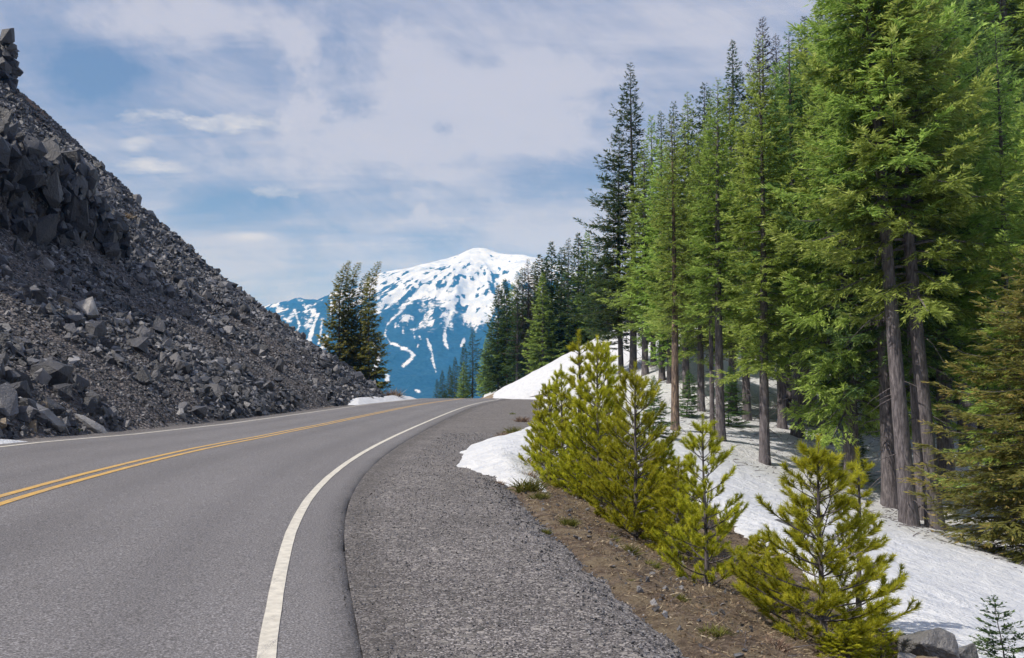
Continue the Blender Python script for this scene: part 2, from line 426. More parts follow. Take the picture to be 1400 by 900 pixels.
# snow
LSy = [13.6, 14, 15, 17.5, 20, 23.2, 26, 29, 33, 37, 50, 68, 77, 80, 86, 92, 110, 130, 160, 200]
LSx = [.75, .35, -.3, -1.15, -1.25, -1.15, -.4, .1, .6, .95, 1.6, 2.3, 2.7, .0, -1.5, -2.0, -2, -6, -12, -26]
def snowmask(X, Y):
    L = np.interp(Y, LSy, LSx)
    bank = np.minimum(X - L, np.interp(Y, [13.5, 14, 15, 16, 18, 20, 24], [-3, .62, .55, .62, .8, 1.4, 4]) - X)
    bank = np.minimum(bank, (Y - 13.7) * .6)
    fld = X - np.interp(Y, [-25, 0, 7, 8, 9.5, 13, 17, 19, 21, 23, 26], [7, 5.8, 4.0, 3.6, 3.7, 4.1, 3.9, 3.1, 2.1, 1.0, -.4])
    fld = np.where(Y >= 26, X - L, fld)
    m = np.maximum(bank, fld)
    m = m + .16 * fbm(X * 1.6, Y * 1.6, 31, 4)
    # patchy melt-out deep under the trees on the right
    m = np.minimum(m, 6)
    return m
def snowoff(X, Y):
    m = snowmask(X, Y)
    inner = np.clip(m, 0, 3)
    h = np.clip(m * 1.1, -.35, .10) + .16 * sstep(.1, 1.2, inner)
    bankh = sstep(13, 16, Y) * (1 - sstep(30, 40, Y)) * .10 * sstep(0, .8, m) * (X < 3)
    return h + bankh + sstep(.3, 1.5, m) * (.10 * fbm(X * .5, Y * .5, 33, 4) + .03 * fbm(X * 2.4, Y * 2.4, 34, 3))
TREES = []   # (x, y) of right-hand tree feet, filled below and used for the litter on the snow
ALLT = []
# ------------------------------------------------------------------ plant builders
def unit(v): return v / np.maximum(np.linalg.norm(v, axis=-1, keepdims=True), 1e-9)

def tubes(paths, radii, k=3):
    """paths (n,m,3), radii (n,m) -> V, quads"""
    n, m, _ = paths.shape
    T = unit(np.gradient(paths, axis=1))
    ref = np.where(np.abs(T[..., 2:3]) > .9, np.array([1., 0, 0]), np.array([0, 0, 1.]))
    B = unit(np.cross(T, ref)); C = np.cross(B, T)
    a = np.arange(k) * 2 * math.pi / k
    V = paths[:, :, None] + radii[:, :, None, None] * (B[:, :, None] * np.cos(a)[None, None, :, None] + C[:, :, None] * np.sin(a)[None, None, :, None])
    idx = np.arange(n * m * k).reshape(n, m, k); nx = np.roll(idx, -1, 2)
    Q = np.stack([idx[:, :-1], nx[:, :-1], nx[:, 1:], idx[:, 1:]], -1).reshape(-1, 4)
    return V.reshape(-1, 3), Q

def trunk_path(H, bend, wob, rs, m=22):
    t = np.linspace(0, 1, m)
    return np.stack([bend * H * t ** 7 * .6 + wob * np.sin(t * 5 + rs.rand() * 6), wob * np.sin(t * 4 + rs.rand() * 6) * t, H * t], 1)

def conifer(seed, H=18., base=.3, wid=2.2, nb=150, sp=.16, card=.2, droop=.35, lift=.1, flag=0., bend=0., tr=.28, mleaf=None,
            prof=.75, gap=.35, dead=10, barkm=None, top=.16, dens=1., hang=.5, cden=.17, cw=.105):
    rs = np.random.RandomState(seed); mleaf = mleaf or M_HEM; barkm = barkm or M_BARK
    tp = trunk_path(H, bend, .06 * rs.rand() + .03, rs)
    tt = np.linspace(0, 1, len(tp))
    rad = tr * ((1 - tt) ** .9 * .94 + .06 * (1 - tt) + .006); rad[0] *= 1.28; rad[1] *= 1.04
    at = lambda t: np.stack([np.interp(t, tt, tp[:, j]) for j in range(3)], -1)
    # trunk with dead stubs and thin bare branches
    V, Q = tubes(tp[None], rad[None], 9)
    Vs = [V]; Qs = [Q]; off = len(V)
    if dead:
        td = rs.uniform(.04, max(base + .12, .15), dead); a = rs.uniform(0, 6.28, dead); L = rs.uniform(.3, 1.5, dead) * wid * .4
        s = np.linspace(0, 1, 5)[None, :, None]
        d = np.stack([np.cos(a), np.sin(a), rs.uniform(-.5, .2, dead)], 1)[:, None]
        pth = at(td)[:, None] + d * L[:, None, None] * s + np.array([0, 0, -.35]) * (L[:, None, None] * s ** 2) + rs.normal(0, .03, (dead, 5, 3)) * s
        v, q = tubes(pth, .022 * (1.05 - s[..., 0]) * np.ones((dead, 1)), 3); Vs.append(v); Qs.append(q + off)
    me_t = mesh_np('trunk', np.concatenate(Vs), [np.concatenate(Qs)], barkm, smooth=True)
    # limbs
    t = base + (1 - base) * ((np.arange(nb) + rs.rand(nb)) / nb) ** .92 * .992
    t = np.sort(t)
    u = (t - base) / (1 - base)
    az = np.arange(nb) * 2.39996 + rs.uniform(-.5, .5, nb)
    Rr = wid * (np.minimum(1, 1.25 * (1 - u)) ** prof) * np.minimum(1, (1 - u) * 5) ** .5 * (.55 + .45 * np.minimum(1, u * 6 + .4))
    clump = vnoise(u * 9, az * .9, seed)      # irregular outline: long and short tiers
    Lb = Rr * (1 - gap + gap * 1.6 * clump) * rs.uniform(.75, 1.12, nb)
    Lb *= 1 + flag * np.cos(az - math.pi) * (.4 + .6 * u)
    Lb = np.maximum(Lb, top * 2.2 * np.minimum(1, (1 - u) * 8 + .25))
    m = 8; s = np.linspace(0, 1, m)
    el = lift + .55 * u ** 2 + rs.uniform(-.12, .12, nb)
    hor = np.stack([np.cos(az), np.sin(az), 0 * az], 1); side = np.stack([-np.sin(az), np.cos(az), 0 * az], 1)
    sw = rs.normal(0, .10, nb)
    pth = at(t)[:, None] + hor[:, None] * (Lb[:, None] * s)[..., None] + side[:, None] * (Lb[:, None] * sw[:, None] * s ** 2)[..., None]
    dz = Lb[:, None] * (el[:, None] * s - droop * (1 - .6 * u[:, None]) * s ** 2 + droop * .62 * s ** 5)
    pth[..., 2] += dz
    v, q = tubes(pth, (.012 + .014 * Lb[:, None]) * (1.05 - s)[None] * (tr / .28) ** .5, 3)
    CV = [v]; CQ = [q]; off = len(v); nlimb = len(q); tint = [np.zeros(len(v))]
    # branchlets
    cnt = np.maximum((Lb / sp * 2 * dens).astype(int), 6)
    bi = np.repeat(np.arange(nb), cnt)
    ts = rs.uniform(.10, 1, len(bi)) ** .8
    f = ts * (m - 1); i0 = np.minimum(f.astype(int), m - 2); fr = (f - i0)[:, None]
    p0 = pth[bi, i0] * (1 - fr) + pth[bi, i0 + 1] * fr
    tg = unit(pth[bi, i0 + 1] - pth[bi, i0])
    sg = rs.choice([-1, 1], len(bi)); an = rs.uniform(.5, 1.15, len(bi))
    an = np.where(ts > .93, an * .3, an)
    dv = tg * np.cos(an)[:, None] + side[bi] * (np.sin(an) * sg)[:, None]
    dv[:, 2] += -hang * rs.uniform(.1, 1, len(bi)) + .12
    dv = unit(dv)
    tsc = np.minimum(1, .30 + (1 - t[bi]) * 4.5)
    bl = tsc * (Lb[bi] * .27 * (1.1 - .75 * ts) + .08 + card * .3) * rs.uniform(.6, 1.25, len(bi))
    nc = np.maximum((bl / (card * cden)).astype(int), 3)
    ci = np.repeat(np.arange(len(bi)), nc); M_ = len(ci)
    r = rs.rand(M_)
    c0 = p0[ci] + dv[ci] * (bl[ci] * r)[:, None]; c0[:, 2] -= bl[ci] * r * r * .35 * hang
    zz = np.array([0, 0, 1.])
    sd = unit(np.cross(dv[ci], zz))
    an2 = rs.uniform(-.95, .95, M_)
    ax = dv[ci] * np.cos(an2)[:, None] + sd * np.sin(an2)[:, None]
    ax[:, 2] += rs.normal(-.18 * hang, .22, M_); ax = unit(ax)
    nrm = unit(np.cross(ax, np.cross(zz, ax)) + rs.normal(0, .38, (M_, 3)))
    w = unit(np.cross(ax, nrm))
    cl = card * np.minimum(1, .5 + 4 * (1 - t[bi[ci]])) * rs.uniform(.6, 1.35, M_) * (1.05 - .25 * r); cwid = cl * rs.uniform(.7, 1.3, M_) * cw
    A_ = c0; B_ = c0 + ax * (cl * .45)[:, None] + w * cwid[:, None]; C_ = c0 + ax * cl[:, None]; D_ = c0 + ax * (cl * .45)[:, None] - w * cwid[:, None]
    qv = np.stack([A_, B_, C_, D_], 1).reshape(-1, 3)
    idx = np.arange(M_ * 4).reshape(-1, 4) + off
    base_t = rs.uniform(.1, .75, M_) + .35 * (vnoise(bi[ci] * .77, ts[ci] * 2, seed + 3) - .5)
    tipb = np.where(r > .70, .30, 0) + np.where(ts[ci] > .8, .15, 0) - .08
    tn = np.clip(base_t + tipb, 0, 1)
    CV.append(qv); CQ.append(idx); tint.append(np.repeat(tn, 4))
    mi = np.concatenate([np.ones(nlimb, int), np.zeros(len(idx), int)])
    me_c = mesh_np('crown', np.concatenate(CV), [np.concatenate(CQ)], [mleaf, M_BARK], mi, attrs={'tint': np.concatenate(tint)})
    return me_c, me_t, H

def pine(seed, H=2., wid=.75, whorls=13, per=5, leader=1., nlen=.055, dn=1., base=.05):
    rs = np.random.RandomState(seed)
    tp = trunk_path(H, 0, .012, rs, 14); tt = np.linspace(0, 1, 14)
    at = lambda t: np.stack([np.interp(t, tt, tp[:, j]) for j in range(3)], -1)
    rad = .030 * H / 2 * ((1 - tt) * .85 + .15)
    V, Q = tubes(tp[None], rad[None], 8)
    me_t = mesh_np('trunk', V, [Q], M_BARK, smooth=True)
    segs = []; limb = []; lr = []
    def poly(p, r0):
        limb.append(p); lr.append(np.linspace(r0, r0 * .35, len(p)))
    tw = np.linspace(base, .90, whorls) + rs.uniform(-.01, .01, whorls)
    for t in tw:
        a0 = rs.rand() * 6.28
        for j in range(per + rs.randint(-1, 2)):
            a = a0 + j * 6.283 / per + rs.uniform(-.3, .3)
            L = wid * (1.02 - t) ** .72 * rs.uniform(.5, 1.2) * (1 if t > .1 else .8)
            el = .22 + .75 * t + rs.uniform(-.12, .15)
            h = np.array([math.cos(a), math.sin(a), 0]); sdv = np.array([-h[1], h[0], 0]); s = np.linspace(0, 1, 6)[:, None]
            p = at(t + rs.uniform(-.012, .012))[None] + h * L * s * math.cos(el * .6) + np.array([0, 0, 1.]) * L * (math.sin(el * .6) * s + .28 * s ** 2.2) + sdv * L * rs.normal(0, .08) * s ** 2
            poly(p, .008 * (L / .6) + .003)
            segs.append((p[4], p[5], 1.3)); segs.append(((p[3] + p[4]) / 2, p[4], 1))
            if rs.rand() < .4: segs.append((p[3], p[4], .8))
            nt_ = int(3 + L * 9)
            for q_ in range(nt_):
                tq = rs.uniform(.3, .97); f = tq * 5; i0 = min(int(f), 4); b0 = p[i0] + (p[i0 + 1] - p[i0]) * (f - i0)
                d = unit(p[i0 + 1] - p[i0]); sg = rs.choice([-1, 1])
                dv = unit(d * .8 + sdv * sg * rs.uniform(.4, .9) + np.array([0, 0, rs.uniform(0, .6)]))
                l2 = L * .30 * (1.15 - tq) + rs.uniform(.05, .10)
                b1 = b0 + dv * l2 * .5; b2 = b1 + unit(dv + np.array([0, 0, .35])) * l2 * .5
                poly(np.array([b0, (b0 + b1) / 2, b1, (b1 + b2) / 2, b2, b2 + (b2 - b1) * .05]), .0035)
                segs.append((b1, b2, 1.3)); segs.append(((b0 + b1) / 2, b1, .7))
    tip = at(1.); segs.append((at(.86), at(.93), .7)); segs.append((at(.93), tip + np.array([0, 0, .05 * leader]), 1.2))
    A0 = np.array([s_[0] for s_ in segs]); B0 = np.array([s_[1] for s_ in segs]); D0 = np.array([s_[2] for s_ in segs])
    ln = np.linalg.norm(B0 - A0, axis=1); n = np.maximum((ln * 800 * dn * D0).astype(int), 3)
    k = np.repeat(np.arange(len(n)), n); M_ = len(k); r = rs.rand(M_)
    U = unit(B0 - A0)[k]
    ref = np.where(np.abs(U[:, 2:3]) > .9, np.array([1., 0, 0]), np.array([0, 0, 1.]))
    Bx = unit(np.cross(U, ref)); Cx = np.cross(Bx, U); ph = rs.uniform(0, 6.283, M_)
    ra = Bx * np.cos(ph)[:, None] + Cx * np.sin(ph)[:, None]
    an = rs.uniform(.35, .95, M_)[:, None]
    d = U * np.cos(an) + ra * np.sin(an)
    o0 = A0[k] + (B0 - A0)[k] * r[:, None]; nl = nlen * rs.uniform(.7, 1.2, M_)[:, None]
    w = unit(np.cross(d, rs.normal(size=(M_, 3)))) * .0029
    T_ = np.stack([o0 - w, o0 + w, o0 + d * nl], 1).reshape(-1, 3)
    v, q = tubes(np.array(limb), np.array(lr), 3)
    idx = np.arange(M_ * 3).reshape(-1, 3) + len(v)
    segt = rs.uniform(.15, .8, len(n))
    tn = np.clip(segt[k] + rs.normal(0, .12, M_) + .15 * (D0[k] > 1.1), 0, 1)
    me_c = mesh_np('crown', np.concatenate([v, T_]), [q, idx], [M_PINE, M_BARK], np.concatenate([np.ones(len(q), int), np.zeros(len(idx), int)]),
                   attrs={'tint': np.concatenate([np.zeros(len(v)), np.repeat(tn, 3)])})
    return me_c, me_t, H

PROTO = {}
def plant(kind, x, y, z, h, rz, name, label, cat, group=None, lean=0, leany=0, wide=1.):
    me_c, me_t, H = PROTO[kind]; s = h / H
    e = empty(name, (x, y, z)); e.rotation_euler = (leany, lean, 0)
    tag(e, label, cat, group)
    t = link('trunk', me_t, e); c = link('crown', me_c, e)
    for o_ in (t, c): o_.rotation_euler = (0, 0, rz); o_.scale = (s * wide, s * wide, s)
    return e

# prototypes: near, middle and far hemlocks and firs
PROTO['near_a'] = conifer(11, 20, .30, 2.7, 190, .085, .19, .62, .12, tr=.24, gap=.55, dead=26, mleaf=M_HEML)
PROTO['near_b'] = conifer(12, 20, .42, 2.2, 165, .085, .19, .70, .14, tr=.23, gap=.6, dead=30)
PROTO['near_low'] = conifer(13, 16, .12, 3.2, 200, .095, .20, .60, .08, tr=.30, gap=.55, dead=10, mleaf=M_HEML, prof=.85)
PROTO['near_narrow'] = conifer(14, 17, .22, 1.75, 210, .08, .18, .75, .18, tr=.20, gap=.6, dead=22, mleaf=M_HEML, prof=.7)
PROTO['near_mid'] = conifer(15, 16, .34, 1.7, 160, .085, .18, .70, .18, tr=.22, gap=.65, dead=30)
PROTO['near_peel'] = conifer(18, 16, .34, 1.6, 160, .085, .18, .70, .18, tr=.24, gap=.65, dead=34, barkm=M_BARKT)
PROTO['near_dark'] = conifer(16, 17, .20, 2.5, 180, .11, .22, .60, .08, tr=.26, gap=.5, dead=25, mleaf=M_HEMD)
PROTO['skirt'] = conifer(17, 9, .04, 2.4, 300, .11, .15, .45, .05, tr=.16, gap=.5, dead=70, mleaf=M_HEMB, prof=.8, barkm=M_TWIG)
FW = dict(cden=.24, cw=.13)
PROTO['mid_a'] = conifer(21, 18, .12, 2.5, 190, .12, .27, .62, .12, tr=.22, gap=.6, **FW)
PROTO['mid_b'] = conifer(22, 18, .10, 1.9, 190, .12, .27, .70, .16, tr=.20, gap=.6, prof=.8, **FW)
PROTO['mid_e'] = conifer(26, 18, .22, 1.9, 200, .11, .24, .72, .16, tr=.20, gap=.6, prof=.8, mleaf=M_HEML, dead=20, **FW)
PROTO['mid_f'] = conifer(27, 18, .20, 2.3, 190, .12, .25, .60, .12, tr=.22, gap=.6, prof=.9, dead=20, **FW)
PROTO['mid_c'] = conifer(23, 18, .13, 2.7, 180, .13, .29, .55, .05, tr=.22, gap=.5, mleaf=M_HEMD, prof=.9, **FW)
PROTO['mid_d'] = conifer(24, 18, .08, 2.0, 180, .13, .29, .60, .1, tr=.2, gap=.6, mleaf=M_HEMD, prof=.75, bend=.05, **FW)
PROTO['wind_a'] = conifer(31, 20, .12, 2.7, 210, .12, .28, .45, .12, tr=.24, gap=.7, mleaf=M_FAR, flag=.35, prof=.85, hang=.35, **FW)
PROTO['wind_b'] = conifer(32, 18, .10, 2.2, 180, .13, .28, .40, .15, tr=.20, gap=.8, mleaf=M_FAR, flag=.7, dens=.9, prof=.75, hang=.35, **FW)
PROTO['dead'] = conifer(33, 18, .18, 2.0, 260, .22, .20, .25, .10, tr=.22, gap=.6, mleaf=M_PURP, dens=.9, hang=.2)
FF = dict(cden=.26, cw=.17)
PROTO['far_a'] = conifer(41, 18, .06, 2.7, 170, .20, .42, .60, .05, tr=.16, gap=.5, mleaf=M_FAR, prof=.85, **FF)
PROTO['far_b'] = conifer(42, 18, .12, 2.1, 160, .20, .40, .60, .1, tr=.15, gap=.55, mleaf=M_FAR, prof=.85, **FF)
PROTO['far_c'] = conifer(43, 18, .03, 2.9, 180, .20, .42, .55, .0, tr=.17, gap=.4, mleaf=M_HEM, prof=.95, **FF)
PROTO['left_a'] = conifer(51, 12, .03, 1.75, 220, .11, .26, .40, .18, tr=.13, gap=.55, mleaf=M_HEMB, flag=.3, bend=.12, prof=1.05, dead=6, cden=.15, cw=.15)
PROTO['left_b'] = conifer(52, 12, .03, 1.35, 210, .11, .26, .40, .15, tr=.12, gap=.55, mleaf=M_HEMB, flag=-.2, bend=.14, prof=1.05, dead=6, cden=.15, cw=.15)
PROTO['left_thin'] = conifer(53, 10, .1, .5, 110, .2, .2, .2, .15, tr=.1, gap=.6, mleaf=M_PURP, prof=.7, dead=6)
PROTO['sapling'] = conifer(61, 2.4, .02, .6, 120, .05, .10, .15, .10, tr=.03, gap=.4, mleaf=M_HEMD, dead=0, prof=.9, hang=.2, top=.02)
PROTO['seedling'] = conifer(62, 1., .06, .23, 34, .016, .036, .10, .18, tr=.011, gap=.35, mleaf=M_FAR, dead=0, prof=1., hang=.05, top=.01, cden=.3, cw=.2)
PROTO['pine_a'] = pine(71, 2., .70, 15, 6, dn=.9)
PROTO['pine_b'] = pine(72, 2., .62, 14, 5, dn=.95)
PROTO['pine_c'] = pine(73, 2., .60, 15, 6, dn=1.0)
PROTO['pine_thin'] = pine(74, 2., .34, 12, 4)

rnd = random.Random(5)
def tree_px(kind, px, py, d, top, name, label, cat='tree', group=None, lean=0, wide=1., onground=True, rz=None):
    x, y, z = px2w(px, py, d)
    zg = gz(x, y)
    h = HC - (top - HZ) / F * d - zg
    e = plant(kind, x, y, zg - .05, h, rnd.uniform(0, 6.28) if rz is None else rz, name, label, cat, group, lean=lean, wide=wide)
    ALLT.append((x, y)); return e
G1 = 'tall hemlocks in front of the snowy slope'
T = tree_px
T('near_b', 1240, 728, 28, -310, 'hemlock_tree', 'tall hemlock with a straight grey trunk, left of the two sunlit trunks on the snow', group=G1, lean=R(-3.5), rz=.4)
T('near_a', 1273, 733, 28.1, -330, 'hemlock_tree', 'tall hemlock whose thick grey trunk stands rightmost of the four grouped trunks', group=G1, lean=R(-3.5), rz=2.1, wide=.9)
T('near_dark', 1213, 709, 31, -220, 'hemlock_tree', 'hemlock with dark shaded trunk and drooping skirt, leftmost of the four grouped trunks', group=G1, lean=R(-1), wide=.8)
T('near_b', 1257, 724, 29.6, -240, 'hemlock_tree', 'hemlock with thin dark trunk squeezed between the two sunlit grey trunks', group=G1, lean=R(-2), rz=4.2, wide=.85)
T('near_low', 1160, 650, 33, -120, 'hemlock_tree', 'broad bright green hemlock with branches hanging almost to the snow, left of the grouped trunks', group=G1, rz=1., wide=.72)
T('near_narrow', 1045, 643, 34, 40, 'hemlock_tree', 'light green hemlock with slender bare grey trunk base alone on the snow', group=G1, rz=.2, wide=1.05)
T('near_dark', 1088, 612, 41, 30, 'hemlock_tree', 'dark hemlock standing behind the slender light green one on the snow', group=G1, rz=3.)
T('near_mid', 984, 611, 36, 100, 'hemlock_tree', 'hemlock with long bare brown trunk and ragged light crown', group=G1, rz=1.4)
T('near_b', 972, 604, 38, 135, 'hemlock_tree', 'darker hemlock touching the left side of the long bare brown trunk', group=G1, rz=2.4, wide=.7)
T('near_peel', 922, 597, 38, 150, 'hemlock_tree', 'hemlock with peeling orange broken trunk above the young pines', group=G1, rz=4., wide=.9)
T('wind_a', 866, 506, 66, 76, 'hemlock_tree', 'tallest dark ragged hemlock reaching into the sky left of the forest', group=G1, rz=.2)
T('wind_b', 848, 502, 68, 165, 'hemlock_tree', 'wind shaped hemlock with branches reaching left, at the forest edge against the sky', group=G1, rz=.1)
T('mid_b', 893, 508, 64, 150, 'hemlock_tree', 'narrow mid green hemlock just right of the tallest dark one', group=G1, rz=1.1)
T('mid_b', 915, 520, 56, 200, 'hemlock_tree', 'green hemlock filling the gap behind the peeling orange trunk', group=G1, rz=2.1)
T('skirt', 1432, 800, 21.5, 300, 'spruce_tree', 'olive brown spruce with bare grey twigs at the right edge, branches down to the snow', rz=1.2, wide=1.25)
T('near_narrow', 1375, 700, 30, 20, 'hemlock_tree', 'narrow light green hemlock behind the olive brown spruce at the right edge', group=G1, rz=5.2)
T('near_low', 1435, 720, 27, 60, 'hemlock_tree', 'bright green hemlock cut off by the right edge above the olive brown spruce', group=G1, rz=2.2)
T('near_dark', 1320, 650, 38, -120, 'hemlock_tree', 'dark green hemlock behind and right of the four grouped trunks', group=G1, rz=.9)
T('near_a', 1110, 585, 47, 40, 'hemlock_tree', 'light green hemlock between the slender one and the broad one, set back on the slope', group=G1, rz=3.3)
T('near_dark', 1215, 600, 46, -200, 'hemlock_tree', 'shaded hemlock directly behind the grouped trunks, its lower branches dark', group=G1, rz=5.5)

GM = 'hemlocks standing in the snow at the middle of the slope'
for px, py, d, tp, kd, w, lb in [
        (882, 522, 60, 185, 'mid_f', 1.2, 'bushy green hemlock right in front of the tallest dark one'),
        (905, 532, 57, 185, 'mid_e', 1.2, 'light green narrow hemlock left of the peeling orange trunk'),
        (938, 545, 52, 160, 'mid_e', 1.25, 'light green narrow hemlock between the peeling orange trunk and the long bare one'),
        (958, 560, 47, 175, 'mid_f', 1.1, 'green hemlock close left of the long bare brown trunk, a little behind'),
        (1002, 566, 48, 110, 'mid_f', 1.1, 'green hemlock right of the long bare brown trunk, set back on the snow'),
        (1020, 578, 45, 135, 'mid_e', 1.2, 'light green hemlock just left of the slender light green one'),
        (1066, 590, 43, 75, 'mid_f', 1.0, 'green hemlock just right of the slender light green one'),
        (1080, 562, 52, 62, 'mid_e', 1.3, 'light hemlock further back, right of the slender light green one'),
        (1104, 575, 50, 25, 'mid_e', 1.3, 'light narrow hemlock left of the broad bright one, top near the frame edge'),
        (1128, 600, 40, -10, 'mid_f', 1.0, 'bright hemlock touching the left side of the broad bright one'),
        (1290, 690, 33, -160, 'near_narrow', 1.2, 'light green hemlock just right of the four grouped trunks'),
        (1348, 690, 33, 60, 'near_narrow', 1.1, 'light green hemlock with low branches left of the olive brown spruce')]:
    T(kd, px, py, d, tp, 'hemlock_tree', lb, group=GM, wide=w)
G2 = 'hemlocks of the forest edge against the sky'
sky_trees = [(908, 500, 70, 142, 'mid_d', 'first'), (925, 498, 72, 133, 'wind_b', ''), (945, 496, 72, 120, 'mid_b', ''), (967, 494, 74, 103, 'wind_b', ''),
             (975, 494, 76, 108, 'mid_d', ''), (1008, 490, 72, 45, 'wind_a', ''), (1033, 486, 74, 95, 'mid_a', ''), (1050, 482, 78, 12, 'dead', ''), (1068, 482, 80, 36, 'dead', ''),
             (1092, 480, 76, 50, 'mid_a', ''), (1110, 478, 78, 10, 'wind_a', ''), (1135, 478, 74, -5, 'mid_b', ''), (1150, 478, 70, -22, 'mid_c', '')]
names = ['narrow dark hemlock whose tip leans just right of the tallest dark one', 'wind shaped dark hemlock with a hooked tip',
         'thin hemlock with pointed tip in the dip of the skyline', 'thin ragged hemlock, left of a pair of close tips on the skyline',
         'slim dark hemlock, right of a pair of close tips on the skyline', 'dark sparse hemlock rising above the light green slender one',
         'green hemlock just behind the light green slender one', 'half dead hemlock with purple grey bare branches on the skyline',
         'smaller purple grey half dead hemlock beside the taller one', 'green hemlock right of the purple grey half dead trees',
         'dark pointed hemlock standing alone above the skyline near the top', 'mid green hemlock reaching the top edge left of the broad bright crowns',
         'dense dark hemlock cut off by the top edge left of the broad bright crowns']
for (px, py, d, tp, kd, _), nm in zip(sky_trees, names):
    T(kd, px, py, d, tp, 'hemlock_tree', nm, group=G2)

# the wooded slope behind: rows of trunks climbing to the right
G3 = 'hemlocks packed on the wooded slope behind'
zone_lab = lambda px, d: ('%s %s' % ({0: 'light green hemlock', 1: 'mid green narrow hemlock', 2: 'dark dense hemlock', 3: 'dark drooping hemlock', 4: 'bright broad hemlock'}[kx],
        'in the wood behind the slender light green tree' if px < 1110 else 'in the wood behind the broad bright crowns' if px < 1230 else 'in the wood behind the right hand crowns' if px < 1340 else 'in the wood at the right edge') +
        (', in the nearest row' if d < 60 else ', in the middle rows' if d < 80 else ', in the farthest row'))
for d, x0, x1, stp in ((50, 1140, 1450, 44), (60, 1100, 1460, 40), (70, 1060, 1460, 36), (84, 960, 1460, 34), (100, 900, 1460, 36)):
    px = x0 + rnd.uniform(0, 15)
    while px < x1:
        dd = d * rnd.uniform(.95, 1.06)
        env = np.interp(px, [880, 1000, 1060, 1120, 1200, 1460], [175, 115, 70, 20, -90, -260])
        h = rnd.uniform(14.5, 19)
        x, y, z = px2w(px, 0, dd); zg = gz(x, y)
        top = HZ - (zg + h - HC) / dd * F
        top = max(top, env + rnd.uniform(0, 60))
        if top > env + 130: top = env + rnd.uniform(30, 130)
        kx = rnd.choice([0, 1, 2, 3, 0, 4])
        kd = ['mid_a', 'mid_b', 'mid_c', 'mid_d', 'near_low' if d < 60 else 'far_c'][kx]
        if d > 80: kd = ['far_c', 'mid_b', 'far_a', 'mid_d', 'far_c'][kx]
        T(kd, px, 0, dd, top, 'hemlock_tree', zone_lab(px, dd).replace('in the wood ', ''), group=G3, wide=rnd.uniform(.9, 1.15))
        px += stp * rnd.uniform(.7, 1.35)

# row right of the road, beyond the crest
G4 = 'conifers right of the road beyond the crest'
far = [(690, 380, 124, 'far_a', 'dark conifer hiding the lower right flank of the mountain'), (701, 386, 120, 'far_c', 'green conifer just left of the first tall one of the row'),
       (715, 364, 116, 'far_a', 'dark conifer between the first tall one and the grey brown one'), (738, 346, 114, 'far_b', 'dark conifer just left of the tallest one above the snowbank'),
       (746, 350, 108, 'far_a', 'dark conifer overlapping the left side of the tallest one above the snowbank'),
       (597.5, 518, 190, 'far_b', 'leftmost and smallest dark conifer at the crest below the mountain'),
       (605, 506, 178, 'far_a', 'second small dark conifer from the left below the mountain'),
       (615, 499, 165, 'far_a', 'third small dark conifer from the left below the mountain'),
       (622, 488, 158, 'far_b', 'slim dark conifer overlapping the third small one below the mountain'),
       (634, 494, 140, 'far_c', 'light green bushy conifer at the crest among dark ones'),
       (634, 469, 150, 'far_b', 'thin dark conifer left of the ragged one beside the mountain'),
       (646, 446, 138, 'wind_b', 'ragged dark conifer standing out against the blue mountain forest'),
       (664, 462, 128, 'far_c', 'light green conifer tucked between the ragged one and the tall pointed one'),
       (681, 388, 120, 'far_a', 'tall pointed dark conifer in front of the snowy mountain flank'),
       (693, 392, 118, 'far_b', 'conifer close behind the tall pointed one, left of the forest row'),
       (707, 371, 112, 'wind_b', 'first tall conifer of the row, tip just touching the mountain top snow'),
       (722, 352, 112, 'dead', 'grey brown conifer with thin top next to the mountain summit slope'),
       (731, 356, 116, 'far_b', 'narrow dark conifer right beside the grey brown one'),
       (742, 372, 104, 'far_c', 'bright green conifer of the row above the snowbank'),
       (754, 328, 110, 'far_a', 'tallest conifer above the left half of the snowbank'),
       (768, 336, 108, 'far_b', 'dark conifer just right of the tallest one above the snowbank'),
       (777, 324, 106, 'wind_b', 'ragged conifer with thin leader in the middle of the row'),
       (791, 316, 104, 'far_a', 'dark tapering conifer above the middle of the snowbank'),
       (804, 314, 104, 'far_c', 'green conifer above the top of the snowbank'),
       (815, 322, 100, 'far_b', 'slim conifer touching the wind shaped hemlock above the snowbank'),
       (830, 335, 98, 'far_a', 'dark conifer half hidden by the wind shaped hemlock')]
for px, top, d, kd, lb in far:
    T(kd, px, 0, d, top, 'conifer_tree', lb, group=G4, wide=rnd.uniform(1.1, 1.35))
for k, (px, top, d) in enumerate([(688, 430, 140), (724, 400, 136), (748, 380, 130), (772, 366, 128), (797, 360, 122), (820, 352, 120), (838, 350, 118), (672, 440, 135), (700, 410, 126), (716, 402, 128), (736, 395, 124), (760, 380, 122), (784, 372, 120), (808, 366, 116), (826, 370, 114), (845, 380, 110), (862, 390, 106)]):
    T(['far_a', 'far_c'][k % 2], px, 0, d, top, 'conifer_tree', ['dark lower conifer in the second row above the snowbank, seen between taller ones', 'green lower conifer in the second row above the snowbank, seen between taller ones'][k % 2], group='lower conifers of the second row', wide=1.2)

